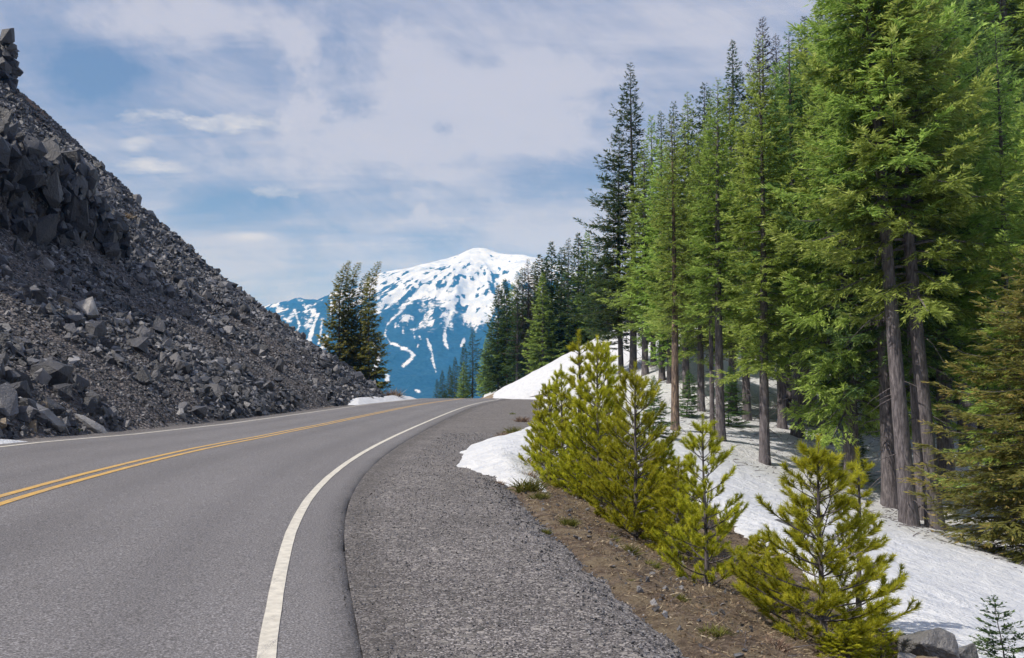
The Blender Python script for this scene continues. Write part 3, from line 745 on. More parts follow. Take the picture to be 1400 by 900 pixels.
# saplings on the snow
T('sapling', 892, 575, 33, 512, 'fir_sapling', 'small dark fir sapling on the snow left of the peeling orange trunk', group='fir saplings on the snow')
T('sapling', 996, 568, 42, 500, 'fir_sapling', 'small sparse fir sapling on the snow right of the long bare brown trunk', group='fir saplings on the snow')
T('sapling', 940, 555, 44, 505, 'fir_sapling', 'thin fir sapling on the snow just right of the peeling orange trunk', group='fir saplings on the snow')
T('sapling', 1165, 640, 34, 585, 'fir_sapling', 'fir sapling in shade left of the four grouped trunks', group='fir saplings on the snow', wide=1.3)
T('seedling', 1354, 930, 7.5, 800, 'fir_sapling', 'little fir with bare thin tip on the sunny snow at the lower right corner', group='fir saplings on the snow', wide=1.15)

# left pair beyond the talus
G5 = 'conifers beyond the talus left of the mountain'
for px, top, d, kd, lb, rz in [(463, 355, 84, 'left_a', 'taller olive conifer with hooked tip, leftmost beside the talus', 0), (475, 357, 85, 'left_b', 'olive conifer leaning on the leftmost one beside the talus', .3),
                          (480, 381, 86, 'left_thin', 'thin grey nearly bare conifer between the two pairs beside the talus', 0), (492, 370, 85, 'left_b', 'slim dark conifer left in the right hand pair beside the talus', 1.),
                          (503, 356, 84, 'left_b', 'rightmost olive conifer with bent tip beside the talus, in front of the mountain', .1)]:
    T(kd, px, 0, d, top, 'conifer_tree', lb, group=G5, rz=rz, wide=1.05)

# young pines along the shoulder
G6 = 'young pines along the gravel shoulder'
for kd, px, py, d, top, lb, w in [
        ('pine_a', 1117, 888, 7.8, 596, 'nearest and largest young pine, bright yellow green, above the grey boulders', 1.25),
        ('pine_thin', 1168, 862, 8.9, 612, 'slim young pine close behind the nearest one, its tip to the right', 1.3),
        ('pine_c', 1040, 835, 9.2, 722, 'low young pine bush between the two nearest young pines', 1.7),
        ('pine_b', 961, 803, 9.8, 566, 'young pine with bare reddish leader, second from the camera', 1.0),
        ('pine_c', 925, 765, 11.4, 622, 'small young pine filling the gap left of the one with the bare leader', 1.3),
        ('pine_a', 868, 738, 12.2, 498, 'tall young pine with thick leading shoot in the middle of the row', .95),
        ('pine_c', 905, 748, 12.4, 600, 'low young pine right against the tall one with the thick leading shoot', 1.25),
        ('pine_b', 843, 720, 13.2, 560, 'bushy lower young pine left against the tall one in the middle', 1.1),
        ('pine_c', 817, 695, 14.4, 462, 'tallest slender young pine, its tip against the snowbank', .8),
        ('pine_thin', 833, 700, 15.2, 470, 'thin young pine right behind the tallest slender one', 1.2),
        ('pine_thin', 791, 690, 15.4, 455, 'thin young pine with tufted tip left of the tallest slender one', 1.25),
        ('pine_a', 795, 692, 14.8, 560, 'bushy young pine at the foot of the tallest slender ones', 1.15),
        ('pine_b', 768, 676, 16, 500, 'dense young pine with several tips toward the left end of the row', .95),
        ('pine_c', 752, 668, 16.6, 520, 'dense young pine second from the left end of the row', 1.05),
        ('pine_b', 738, 660, 17.4, 535, 'leftmost young pine of the row beside the snow tongue', .85),
        ('pine_c', 1150, 905, 7.2, 838, 'low dense pine shrub at the bottom edge under the nearest young pine', 2.6),
        ('pine_b', 1195, 893, 7.6, 838, 'low pine shrub between the nearest young pine and the grey boulders', 1.8),
        ('pine_a', 880, 735, 13.4, 590, 'shaded young pine behind the tall one in the middle', 1.3)]:
    T(kd, px, py, d, top, 'young_pine', lb, 'young tree', G6, wide=w)

# ------------------------------------------------------------------ snow sheets
TA = np.array([t for t in ALLT if t[0] > 2 and 20 < t[1] < 110])
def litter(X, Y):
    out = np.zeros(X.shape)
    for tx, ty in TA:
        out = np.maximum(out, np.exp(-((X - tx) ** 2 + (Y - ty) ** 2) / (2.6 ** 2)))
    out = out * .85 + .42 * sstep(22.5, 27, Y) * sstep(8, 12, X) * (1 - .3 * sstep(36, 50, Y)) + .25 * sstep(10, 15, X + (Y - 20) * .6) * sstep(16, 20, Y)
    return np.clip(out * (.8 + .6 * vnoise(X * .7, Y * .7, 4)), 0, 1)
xs = np.concatenate([np.arange(-4, 4, .14), np.arange(4, 26, .25), np.arange(26, 96, .9)])
ys = np.concatenate([np.arange(-22, 4, .8), np.arange(4, 30, .16), np.arange(30, 100, .45), np.arange(100, 170, 1.5)])
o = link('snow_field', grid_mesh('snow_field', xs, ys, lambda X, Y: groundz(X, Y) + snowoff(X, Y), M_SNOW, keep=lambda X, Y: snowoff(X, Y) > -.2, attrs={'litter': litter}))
tag(o, kind='structure')
def left_snow(name, y0, y1, l0, l1, h, seed):
    def off(X, Y):
        l = latf(X, Y); m = np.minimum(np.minimum(l - l0, l1 - l) * 1.0, np.minimum(Y - y0, y1 - Y) * .25) + .2 * fbm(X * 1.2, Y * .5, seed, 3)
        return np.clip(m, -.3, 1.) * h
    o = link(name, grid_mesh(name, np.linspace(l0 - .6, l1 + .6, 26), np.arange(y0 - 1, y1 + 1, .25),
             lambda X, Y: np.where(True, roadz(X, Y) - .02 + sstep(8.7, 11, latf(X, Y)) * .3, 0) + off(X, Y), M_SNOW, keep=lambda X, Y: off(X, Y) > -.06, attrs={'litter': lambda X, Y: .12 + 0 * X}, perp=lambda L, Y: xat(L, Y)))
    tag(o, kind='structure')
left_snow('snow_patch', 12, 20.6, 7.75, 8.95, .34, 41)
left_snow('snow_patch', 61, 84, 7.9, 9.9, .42, 42)

# ------------------------------------------------------------------ talus slope
def toff(X, Y):
    m = latf(X, Y) - 8.7 + .5 * fbm(X * .9, Y * .9, 51, 3)
    return np.clip(m * .5, -.4, .07)
def tz(X, Y): return groundz(X, Y) + toff(X, Y) + .10 * fbm(X * 1.9, Y * 1.9, 52, 4)
xs = np.concatenate([np.arange(-75, -45, .7), np.arange(-45, -8.5, .3)]); ys = np.concatenate([np.arange(0, 14, 1), np.arange(14, 90, .3)])
o = link('talus_slope', grid_mesh('talus_slope', xs, ys, tz, M_TAL, keep=lambda X, Y: toff(X, Y) > -.3,
     attrs={'tan': lambda X, Y: np.clip(sstep(.55, .75, vnoise(X * .5, Y * .5, 55)) * sstep(38, 41, -X) * sstep(68, 74, Y) + sstep(24.6, 25.2, -X) * (1 - sstep(26, 27, -X)) * sstep(56, 57, Y) * (1 - sstep(59, 61, Y)), 0, 1)}))
tag(o, kind='structure')

# rocks: angular hulls
def hull(seed, n=14, sc=(1, .8, .65), rough=0):
    rs = np.random.RandomState(seed); bm = bmesh.new()
    P_ = unit(rs.normal(size=(n, 3))) * rs.uniform(.75, 1.05, (n, 1)) * np.array(sc)
    for p in P_: bm.verts.new(p)
    r_ = bmesh.ops.convex_hull(bm, input=bm.verts)
    bmesh.ops.delete(bm, geom=[v for v in bm.verts if not v.link_faces], context='VERTS')
    bm.verts.ensure_lookup_table(); bm.verts.index_update()
    V = np.array([v.co[:] for v in bm.verts]); Fc = np.array([[v.index for v in f.verts] for f in bm.faces]); bm.free()
    return V, Fc
def rot_rand(rs, n, flat=.0):
    q = rs.normal(size=(n, 4)); q /= np.linalg.norm(q, axis=1, keepdims=True)
    w, x, y, z = q.T
    return np.stack([np.stack([1 - 2 * (y * y + z * z), 2 * (x * y - z * w), 2 * (x * z + y * w)], -1),
                     np.stack([2 * (x * y + z * w), 1 - 2 * (x * x + z * z), 2 * (y * z - x * w)], -1),
                     np.stack([2 * (x * z - y * w), 2 * (y * z + x * w), 1 - 2 * (x * x + y * y)], -1)], 1)
SM = [hull(100 + i, 9, (1, rs_, .6)) for i, rs_ in enumerate((.9, .7, .6, .85, .55, .75, .65, .8))]
def scatter(name, P_, S_, seed, m, tint=None, shapes=SM):
    rs = np.random.RandomState(seed); n = len(P_); Rm = rot_rand(rs, n); k = rs.randint(0, len(shapes), n)
    Vs = []; Fs = []; Ts = []; off = 0
    tint = rs.rand(n) if tint is None else tint
    for j, (V, Fc) in enumerate(shapes):
        s = np.where(k == j)[0]
        if not len(s): continue
        v = np.einsum('nij,vj->nvi', Rm[s], V) * S_[s][:, None, None] + P_[s][:, None]
        Vs.append(v.reshape(-1, 3)); Ts.append(np.repeat(tint[s], len(V)))
        Fs.append((Fc[None] + (np.arange(len(s)) * len(V))[:, None, None] + off).reshape(-1, 3)); off += len(s) * len(V)
    return link(name, mesh_np(name, np.concatenate(Vs), [np.concatenate(Fs)], m, attrs={'tint': np.concatenate(Ts)}))

rs = np.random.RandomState(77)
# small blocks of the talus: past counting, one object
n = 300000
X = -9 - rs.rand(n) * 37; Y = 15 + rs.rand(n) * 68
lf = latf(X, Y)
streak = fbm(Y * .32, X * .07, 61, 4) + .6 * fbm(X * .5, Y * .5, 62, 3)      # streaks run down the slope
rockzone = sstep(-.25, .22, streak)
keepp = (lf > 8.8) & (X > -.62 * Y - 3) & (Y < 80) & (rs.rand(n) < (.34 + .66 * rockzone) * .62)
X, Y, rz_ = X[keepp], Y[keepp], rockzone[keepp]
S = .06 + .34 * rs.rand(len(X)) ** 2.8 * (.30 + .70 * rz_)
S *= 1 + .35 * sstep(66, 76, Y)
n2_ = 26000
X2 = -9 - rs.rand(n2_) * 37; Y2 = 16 + rs.rand(n2_) * 64
cl_ = fbm(X2 * .35, Y2 * .35, 66, 4) + .5 * fbm(Y2 * .32, X2 * .07, 61, 4)
k2 = (latf(X2, Y2) > 9.0) & (X2 > -.62 * Y2 - 3) & (cl_ > .02) & (rs.rand(n2_) < .5)
X = np.concatenate([X, X2[k2]]); Y = np.concatenate([Y, Y2[k2]]); S = np.concatenate([S, .16 + .34 * rs.rand(k2.sum()) ** 2])
Z = tz(X, Y) + S * .15
tl = np.clip(rs.rand(len(X)) ** 1.3 * .955, 0, 1)
o = scatter('scree', np.stack([X, Y, Z], 1), S, 5, M_ROCKS, tl); tag(o, kind='stuff')
pass

# 300 larger boulders, each its own object
BM = []
for i in range(10):
    V, Fc = hull(200 + i, 16, (1, .55 + .04 * i, .5 + .03 * ((i * 7) % 10)))
    me = mesh_np('boulder', V, [Fc], M_ROCK); BM.append(me)
def put_boulder(x, y, s, lab, me=None, m=None, group='lava boulders on the talus', z=None, name='boulder', sink=.2, rot=None, sz=(1, 1, 1)):
    o = bpy.data.objects.new(name, me or rnd.choice(BM)); COL.objects.link(o)
    zz = float(tz(np.array([x]), np.array([y]))[0]) if z is None else z
    o.location = (x, y, zz + s * sink); o.rotation_euler = rot or [rnd.uniform(0, 6.28) for _ in range(3)]
    o.scale = (s * sz[0], s * sz[1], s * sz[2])
    if m: o.material_slots[0].link = 'OBJECT'; o.material_slots[0].material = m
    tag(o, lab, 'boulder', group); return o
cnt = 0; tries = 0
while cnt < 285 and tries < 20000:
    tries += 1
    y = rnd.uniform(20, 80); x = -10 - rnd.random() * (min(.6 * y + 1, 37) - 10)
    if latf(x, y) < 9.2: continue
    st = float(fbm(np.array([y * .32]), np.array([x * .07]), 61, 4)[0])
    if st < -.1 and rnd.random() < .8 and y < 70: continue
    if -27.8 < x < -23.8 and 30 < y < 57: continue
    s = rnd.uniform(.25, .50) * (1 + (y - 20) / 80) * (1.3 if rnd.random() < .12 else 1)
    if latf(x, y) < 9.8: s = min(s, .45)
    zone = ('beside the road edge' if latf(x, y) < 12.5 else 'on the skyline ridge of the talus' if y > 70 else 'above the lava crag' if x < -26 else 'just below the lava crag' if x < -19 else 'in the middle of the talus slope')
    dist = 'near end' if y < 34 else 'midway' if y < 54 else 'far end'
    size = 'large' if s > .8 else 'medium' if s > .55 else 'small'
    put_boulder(x, y, s, '%s dark lava boulder %s, %s' % (size, zone, dist)); cnt += 1
# singled-out ones at the foot
def foot(px, py, lab, s, m=None, sz=(1, 1, 1), d=None, rot=None):
    # walk along the view ray to the talus surface
    if d is None:
        for d in np.arange(15, 80, .15):
            x, y, z = px2w(px, py, d)
            if x < -8 and float(tz(np.array([x]), np.array([y]))[0]) > z: break
    x, y, z = px2w(px, py, d)
    put_boulder(x, y, s, lab, m=m, sz=sz, group=None, rot=rot)
foot(42, 564, 'tan brown boulder in the talus foot, left of a pair above the snow strip', .27, M_TANROCK)
foot(62, 565, 'tan brown boulder in the talus foot, right of a pair above the snow strip', .25, M_TANROCK)
foot(50, 592, 'pale sandy boulder lying by the snow strip at the left road edge', .25, M_TANROCK, (1.3, 1, .8))
foot(2, 588, 'tan boulder at the left edge of the picture by the snow strip', .25, M_TANROCK)
foot(60, 580, 'big pale grey slab boulder at the talus foot above the sandy one', .62, M_GREYROCK, (1.3, .8, .6))
foot(30, 577, 'blue grey wedge boulder left of the big pale slab', .5, None, (1.2, .8, .8))
foot(90, 590, 'light grey boulder right of the pale sandy one at the talus foot', .4, M_GREYROCK, (1.4, .8, .6))
foot(127, 587, 'flat grey boulder at the road edge next to yellow grass', .42, M_GREYROCK, (1.5, .8, .5))
foot(272, 567, 'dark blue boulder standing alone at the road edge', .50)
foot(248, 570, 'small pale pointed stone just left of the dark blue boulder at the road edge', .28, M_GREYROCK)
foot(175, 585, 'small pale stone at the road edge in the gravelly part', .2, M_GREYROCK)
foot(128, 462, 'large black boulder in the middle of the nearest talus', .75, M_CRAG)
foot(115, 430, 'large pale brown slab just above the large black boulder', .95, M_GREYROCK, (.7, 1, 1.2))
foot(70, 523, 'large dark boulder above the tan pair at the talus foot', .85)
foot(5, 562, 'dark upright boulder at the left picture edge above the snow strip', .7)

# lava crag and pillar: jumbled blocks fused into one rock
def crag(name, items, vox, lab, seed):
    bm = bmesh.new(); rs = np.random.RandomState(seed); Vs = []; Fs = []; off = 0
    c0 = np.mean([it[:3] for it in items], 0)
    for (x, y, z, sx, sy, sz) in items:
        V, Fc = hull(rs.randint(1 << 20), 13, (1, 1, 1)); a = rs.uniform(0, 6.28); tl = rs.normal(0, .22)
        ca, sa = math.cos(a), math.sin(a)
        V = V @ np.array([[ca, sa, 0], [-sa, ca, 0], [0, 0, 1]]) * np.array([sx, sy, sz])
        V[:, 0] += V[:, 2] * tl
        Vs.append(V + np.array([x, y, z]) - c0); Fs.append(Fc + off); off += len(V)
    me = mesh_np(name, np.concatenate(Vs), [np.concatenate(Fs)], M_CRAG)
    o = link(name, me); o.location = c0
    md = o.modifiers.new('fuse', 'REMESH'); md.mode = 'SHARP'; md.octree_depth = 8; md.scale = .95; md.sharpness = 1.; md.use_smooth_shade = False; md.use_remove_disconnected = False
    tag(o, lab, 'rock'); return o
rs = np.random.RandomState(9); it = []
for k in range(210):
    y = rs.uniform(31, 56); x = -24.5 - rs.rand() * 2.4
    zb = float(slope(-11 - x))
    hh = rs.uniform(-.5, 4.9) * (1 - .45 * sstep(50, 56, y))
    it.append((x + .35 * hh * -.4, y, zb + hh, rs.uniform(.35, 1.0), rs.uniform(.35, 1.0), rs.uniform(.6, 1.7)))
for k in range(300):   # broken faces
    y = rs.uniform(31, 56); hh = rs.uniform(-.6, 4.9) * (1 - .5 * sstep(48, 56, y)); x = -24.3 - rs.rand() * 1.6 - .12 * max(hh, 0)
    it.append((x, y, float(slope(-11 - x)) + hh, rs.uniform(.18, .42), rs.uniform(.18, .42), rs.uniform(.2, .6)))
for k in range(30):   # ragged top toward the skyline
    y = rs.uniform(40, 53); x = -26.0 - rs.rand() * 2.2
    it.append((x, y, gz(x, y) + rs.uniform(-.3, .35), rs.uniform(.4, .9), rs.uniform(.4, .9), rs.uniform(.5, 1.1)))
crag('lava_crag', it, .10, 'black blocky lava crag standing out of the upper left talus', 3)
it = []
px0, py0, pz0 = px2w(-4, 125, 74)
for k in range(120):
    f = rs.rand(); zz = pz0 - 3.5 + f * 8.6
    wd = np.interp(f, [0, .3, .5, .75, 1], [3.2, 1.7, 1.7, 2.3, 1.7])
    it.append((px0 - .2 + rs.uniform(-.75, .42) * wd, py0 + rs.uniform(-.5, .5) * 2, zz, rs.uniform(.45, .8), rs.uniform(.5, .9), rs.uniform(.5, 1.0)))
crag('lava_pillar', it, .13, 'tall dark rock pillar on top of the talus at the upper left edge', 4)

# boulders at the lower right, by the snow
def nice_rock(px, py, d, s, sz, lab, seed, m=M_GREYROCK, rot=(0, 0, 0)):
    V, Fc = hull(seed, 13, sz); me = mesh_np('boulder', V, [Fc], m)
    x, y, z = px2w(px, py, d); o = link('boulder', me); o.location = (x, y, z); o.scale = (s, s, s); o.rotation_euler = rot
    bv = o.modifiers.new('soft', 'BEVEL'); bv.width = .05; bv.segments = 2; bv.limit_method = 'ANGLE'
    sb = o.modifiers.new('sub', 'SUBSURF'); sb.subdivision_type = 'SIMPLE'; sb.levels = sb.render_levels = 3
    tx = bpy.data.textures.new('rock', 'CLOUDS'); tx.noise_scale = .35
    dm = o.modifiers.new('rough', 'DISPLACE'); dm.texture = tx; dm.strength = .10
    tag(o, lab, 'boulder', 'grey boulders by the snow at the lower right'); return o
nice_rock(1262, 880, 7.4, .25, (1.15, .8, .9), 'biggest grey boulder in the pile at the lower right, below the nearest young pine', 301, M_MIDROCK)
nice_rock(1304, 890, 7.6, .17, (1.2, .9, .9), 'dark grey boulder at the snow edge, rightmost of the lower right pile', 302, M_MIDROCK)
nice_rock(1262, 905, 7.0, .14, (1.3, .9, .8), 'small brownish boulder in front of the biggest one of the pile', 303, M_TANROCK)
nice_rock(1228, 897, 7.2, .13, (1.1, .8, .8), 'small light grey boulder under the young pine, left in the pile', 304)
nice_rock(1226, 872, 7.7, .11, (1, .8, .9), 'small dark boulder behind the twigs, left of the biggest one', 305, M_ROCK)
nice_rock(1128, 908, 6.9, .11, (1.3, .9, .6), 'small grey stone at the bottom edge under the nearest young pine', 306)
nice_rock(1062, 722, 16.8, .45, (1.5, .8, .5), 'dark grey rock at the snow edge between two young pines', 307, M_ROCK)
nice_rock(1030, 760, 12.3, .25, (1.5, .8, .5), 'low grey rock in the brown litter between two young pines', 308)
nice_rock(873, 771, 9.0, .05, (1.4, .8, .5), 'small pale stone on the brown litter below the middle young pines', 309)
# ------------------------------------------------------------------ pebbles, litter, grass
rs = np.random.RandomState(21)
def surf(X, Y):
    gg = groundz(X, Y); return np.where(-latf(X, Y) < .63, gg + .085, np.maximum(gg, gg + goff(X, Y)))
n = 42000
X = -2.2 + rs.rand(n) * 5.2; Y = 4.3 + rs.rand(n) ** 1.6 * 24
l = -latf(X, Y); e = xg(Y) - X
ok = (l > .50 + .0 * l) & (X < xg(Y) + .5) & (rs.rand(n) < np.where(np.abs(e) < .35, 1, np.where(l < .66, .35, .55)))
X, Y, e = X[ok], Y[ok], e[ok]
S = (.004 + .009 * rs.rand(len(X)) ** 2.5) * (1 + Y / 22) * np.where(np.abs(e - .1) < .45, 1.5, 1)
o = scatter('loose_gravel', np.stack([X, Y, surf(X, Y) + S * .3], 1), S, 6, M_ROCKS, np.clip(.3 + .62 * rs.rand(len(X)), 0, .955)); tag(o, kind='stuff')
xsb = np.arange(-.8, 6.4, .07); ysb = np.arange(4.2, 21, .07)
def bankz(X, Y):
    e = X - xg(Y)
    rel = .05 * fbm(X * 2.5, Y * 2.5, 91, 3) + .045 * np.abs(fbm(X * 6, Y * 6, 92, 3)) + .02 * fbm(X * 15, Y * 15, 93, 2)
    return groundz(X, Y) + np.clip(e * .3, -.2, .03) + rel * sstep(-.1, .5, e)
o = link('brown_bank', grid_mesh('brown_bank', xsb, ysb, bankz, M_SOIL, keep=lambda X, Y: (X > xg(Y) - .3) & (snowmask(X, Y) < .5))); tag(o, kind='structure')
# stones on the brown bank
n = 2600
X = rs.rand(n) * 6; Y = 4.5 + rs.rand(n) * 16; ok = (X > xg(Y) + .1) & (snowmask(X, Y) < .05); X, Y = X[ok], Y[ok]
S = .010 + .05 * rs.rand(len(X)) ** 4
o = scatter('bank_stones', np.stack([X, Y, bankz(X, Y) + S * .3], 1), S, 8, M_ROCKS, np.clip(.25 + .65 * rs.rand(len(X)), 0, .98)); tag(o, kind='stuff')

def sticks(name, X, Y, Z, L, rad, tilt, m, seed, tint=None):
    rs = np.random.RandomState(seed); n = len(X); a = rs.uniform(0, 6.283, n); el = np.abs(rs.normal(0, tilt, n))
    d = np.stack([np.cos(a) * np.cos(el), np.sin(a) * np.cos(el), np.sin(el)], 1)
    s = np.linspace(0, 1, 4)[None, :, None]; b = rs.normal(0, .10, (n, 1, 3))
    P_ = np.stack([X, Y, Z], 1)[:, None] + d[:, None] * L[:, None, None] * s + b * L[:, None, None] * s ** 2
    V, Q = tubes(P_, rad[:, None] * (1.1 - s[..., 0]) * np.ones((n, 1)), 3)
    tn = np.repeat(rs.rand(n) if tint is None else tint, 12)
    return link(name, mesh_np(name, V, [Q], m, attrs={'tint': tn}))
n = 60000
X = -.4 + rs.rand(n) * 6.2; Y = 4.5 + rs.rand(n) ** 1.2 * 16
ok = (X > xg(Y) - .12 + .25 * rs.rand(n)) & (snowmask(X, Y) < .0); X, Y = X[ok], Y[ok]
L = .012 + .10 * rs.rand(len(X)) ** 4
o = sticks('plant_litter', X, Y, bankz(X, Y) + .005, L,   .0018 + .014 * L, .28, M_DRY, 9); tag(o, kind='stuff')
n = 26000
X = -.4 + rs.rand(n) * 6.2; Y = 4.4 + rs.rand(n) ** 1.2 * 16
ok = (X > xg(Y) - .05 + .25 * rs.rand(n)) & (snowmask(X, Y) < .05) & (rs.rand(n) < .35 + .65 * (vnoise(X * 2.2, Y * 2.2, 19) > .45)); X, Y = X[ok], Y[ok]
o = scatter('bark_chips', np.stack([X, Y, bankz(X, Y) + .004], 1), .008 + .030 * rs.rand(len(X)) ** 2, 14, M_DRY, np.clip(rs.rand(len(X)) ** .8, 0, 1), [hull(400 + q, 7, (1, .5, .16)) for q in range(5)]); tag(o, kind='stuff')
n = 1500
X = rs.rand(n) * 6; Y = 4.6 + rs.rand(n) * 15; ok = (X > xg(Y) + .15) & (snowmask(X, Y) < .0); X, Y = X[ok], Y[ok]
o = sticks('fallen_twigs', X, Y, bankz(X, Y) + .012, .06 + .22 * rs.rand(len(X)) ** 2, .002 + .004 * rs.rand(len(X)), .22, M_BARK, 15); tag(o, kind='stuff')
n = 420
X = rs.rand(n) * 6; Y = 4.6 + rs.rand(n) * 15; ok = (X > xg(Y) + .05) & (snowmask(X, Y) < -.05) & (vnoise(X * .9, Y * .9, 29) > .42); X, Y = X[ok], Y[ok]
m_ = 26
o = sticks('straw_grass', np.repeat(X, m_) + rs.normal(0, .025, len(X) * m_), np.repeat(Y, m_) + rs.normal(0, .025, len(X) * m_), np.repeat(bankz(X, Y), m_), .03 + .08 * rs.rand(len(X) * m_), np.full(len(X) * m_, .0016), .9, M_DRY, 16, np.clip(.55 + .45 * rs.rand(len(X) * m_), 0, 1)); tag(o, kind='stuff')
# branches and bark dropped on the shaded snow
n = 9000
X = 7 + rs.rand(n) * 26; Y = 18 + rs.rand(n) * 36
ok = rs.rand(n) < litter(X, Y) * np.where(Y > 32, .45, 1.1); X, Y = X[ok], Y[ok]
L = .08 + .5 * rs.rand(len(X)) ** 2.5
o = sticks('forest_litter', X, Y, groundz(X, Y) + snowoff(X, Y) + .01, L, .008 + .016 * L, .15, M_BARK, 10); tag(o, kind='stuff')

def tuft(x, y, s, n, lab, m, cat, seed, name, spread=.5, group=None):
    rs = np.random.RandomState(seed)
    a = rs.uniform(0, 6.283, n); el = rs.uniform(.5, 1.45, n); r = rs.rand(n) ** .6 * s * spread; a2 = rs.uniform(0, 6.283, n)
    b0 = np.stack([r * np.cos(a2), r * np.sin(a2), 0 * r], 1); L = s * rs.uniform(.5, 1.1, n)
    d = np.stack([np.cos(a) * np.cos(el), np.sin(a) * np.cos(el), np.sin(el)], 1)
    w = unit(np.cross(d, rs.normal(size=(n, 3)))) * (s * .022 + .0012)
    mid = b0 + d * (L * .55)[:, None]; tip = b0 + d * L[:, None] + np.stack([np.cos(a), np.sin(a), -.6 + 0 * a], 1) * (L * .18)[:, None]
    V = np.stack([b0 - w, b0 + w, mid + w * .8, mid - w * .8, tip], 1).reshape(-1, 3)
    i = np.arange(n)[:, None] * 5
    me = mesh_np(name, V, [i + np.array([[0, 1, 2, 3]]), i + np.array([[3, 2, 4]])], m, attrs={'tint': np.repeat(rs.rand(n), 5)})
    o = link(name, me); o.location = (x, y, gz(x, y) - .01); tag(o, lab, cat, group)
for k, (px, py, d, s, m, nm, lab) in enumerate([
        (703, 586, 28, .42, M_GRASS, 'grass_tuft', 'green brown grass clump above the snow tongue, at the gravel edge'),
        (688, 592, 26.5, .30, M_DRY, 'dry_bush', 'dry reddish clump left of the green one above the snow tongue'),
        (714, 573, 36, .40, M_DRY, 'dry_bush', 'small reddish bush high on the far gravel shoulder'),
        (701, 564, 44, .22, M_GRASS, 'grass_tuft', 'tiny dark green tuft on the far gravel shoulder'),
        (682, 652, 14.7, .14, M_DRY, 'dry_bush', 'dry seed stems in front of the tip of the snow tongue'),
        (720, 660, 15.6, .26, M_DRY, 'dry_bush', 'dry reddish stems on the snow tongue beside the leftmost young pine'),
        (716, 638, 17.5, .34, M_DRY, 'dry_bush', 'dry bush behind the snow tongue left of the young pines'),
        (722, 676, 13.9, .34, M_GRASS, 'grass_tuft', 'large yellowish grass tuft below the leftmost young pine'),
        (738, 690, 13.0, .20, M_GRASS, 'grass_tuft', 'yellowish grass tuft just right of the large one below the leftmost pine'),
        (744, 722, 10.2, .10, M_GRASS, 'grass_tuft', 'small bright green tuft alone in the gravel edge'),
        (777, 722, 10.8, .17, M_GRASS, 'grass_tuft', 'brownish green tuft right of the small bright one'),
        (856, 757, 10.2, .20, M_GRASS, 'grass_tuft', 'bright green low tuft under the tall middle young pine'),
        (833, 742, 11, .14, M_GRASS, 'grass_tuft', 'low green tuft left of the bright one under the middle young pine'),
        (888, 768, 9.9, .14, M_GRASS, 'grass_tuft', 'green tuft right of the bright one under the middle young pine'),
        (972, 890, 6.1, .15, M_GRASS, 'grass_tuft', 'green tuft at the bottom edge between gravel and brown litter'),
        (925, 838, 7.4, .09, M_GRASS, 'grass_tuft', 'small green tuft in the litter below the second young pine'),
        (860, 815, 7.8, .06, M_GRASS, 'grass_tuft', 'tiny yellow tuft at the gravel edge, left of the litter'),
        (1050, 893, 6.3, .17, M_DRY, 'grass_tuft', 'straw coloured grass tuft at the bottom edge left of the nearest young pine'),
        (537, 546, 77, 1.3, M_DRY, 'bare_bush', 'small bare bush at the far end of the talus by the snow patch'),
        (107, 594, 22, .16, M_GRASS, 'grass_tuft', 'yellow green grass tuft at the road edge under the talus'),
        (166, 300, 54, .8, M_DRY, 'dry_bush', 'orange brown dry bush at the right end of the lava crag')]):
    x, y, z = px2w(px, py, d)
    if px < 170:
        for dd in np.arange(15, 80, .2):
            x, y, z = px2w(px, py, dd)
            if x < -8 and gz(x, y) > z: break
    tuft(x, y, s, 260 if m is not M_PINE else 900, lab, m, 'bush' if 'bush' in nm or 'shrub' in nm else 'grass', 500 + k, nm, .75 if m is M_PINE else .5, None)
n = 1100
X = -.4 + rs.rand(n) * 6; Y = 5 + rs.rand(n) * 12; ok = (X > xg(Y) + .05) & (snowmask(X, Y) < -.1) & (vnoise(X * 1.2, Y * 1.2, 9) > .45); X, Y = X[ok], Y[ok]
o = sticks('ground_cover', np.repeat(X, 7) + rs.normal(0, .02, len(X) * 7), np.repeat(Y, 7) + rs.normal(0, .02, len(X) * 7), np.repeat(groundz(X, Y), 7), .02 + .06 * rs.rand(len(X) * 7), np.full(len(X) * 7, .002), 1., M_GRASS, 12); tag(o, kind='stuff')

# ------------------------------------------------------------------ snowy volcano
PKX, PKY = -225., 6000.
def mprof(r):
    return np.interp(r, [0, 45, 90, 150, 230, 375, 700, 1100, 1600, 2100, 2700, 3300], [911, 905, 885, 850, 815, 765, 662, 480, 255, 70, -110, -160])
def mounth(X, Y):
    dx = X - PKX; dy = Y - PKY; r = np.sqrt(dx * dx + dy * dy); a = np.arctan2(dx, -dy)
    r = r * (1 - .50 * sstep(60, 300, dx) * np.exp(-(r / 900) ** 2)); rr = r * (1 + .08 * np.sin(a * 3 + 1)) + 25 * fbm(X * .006, Y * .006, 71, 3) * sstep(100, 500, r)
    z = mprof(rr)
    # right shoulder is a little higher
    z += 0
    rid = 1 - np.abs(fbm(a * 4.5 + 3, r * .0012, 72, 4)) * 2
    z += (rid - .6) * 34 * sstep(120, 900, r)
    z += 14 * fbm(X * .012, Y * .012, 73, 5) * sstep(60, 300, r)
    d2x = X + 1430; d2y = Y - 5900; r2 = np.sqrt((d2x * .8) ** 2 + d2y ** 2)
    z2 = 575 - .40 * r2 + 40 * fbm(X * .006, Y * .006, 74, 5)
    return np.maximum(z, z2)
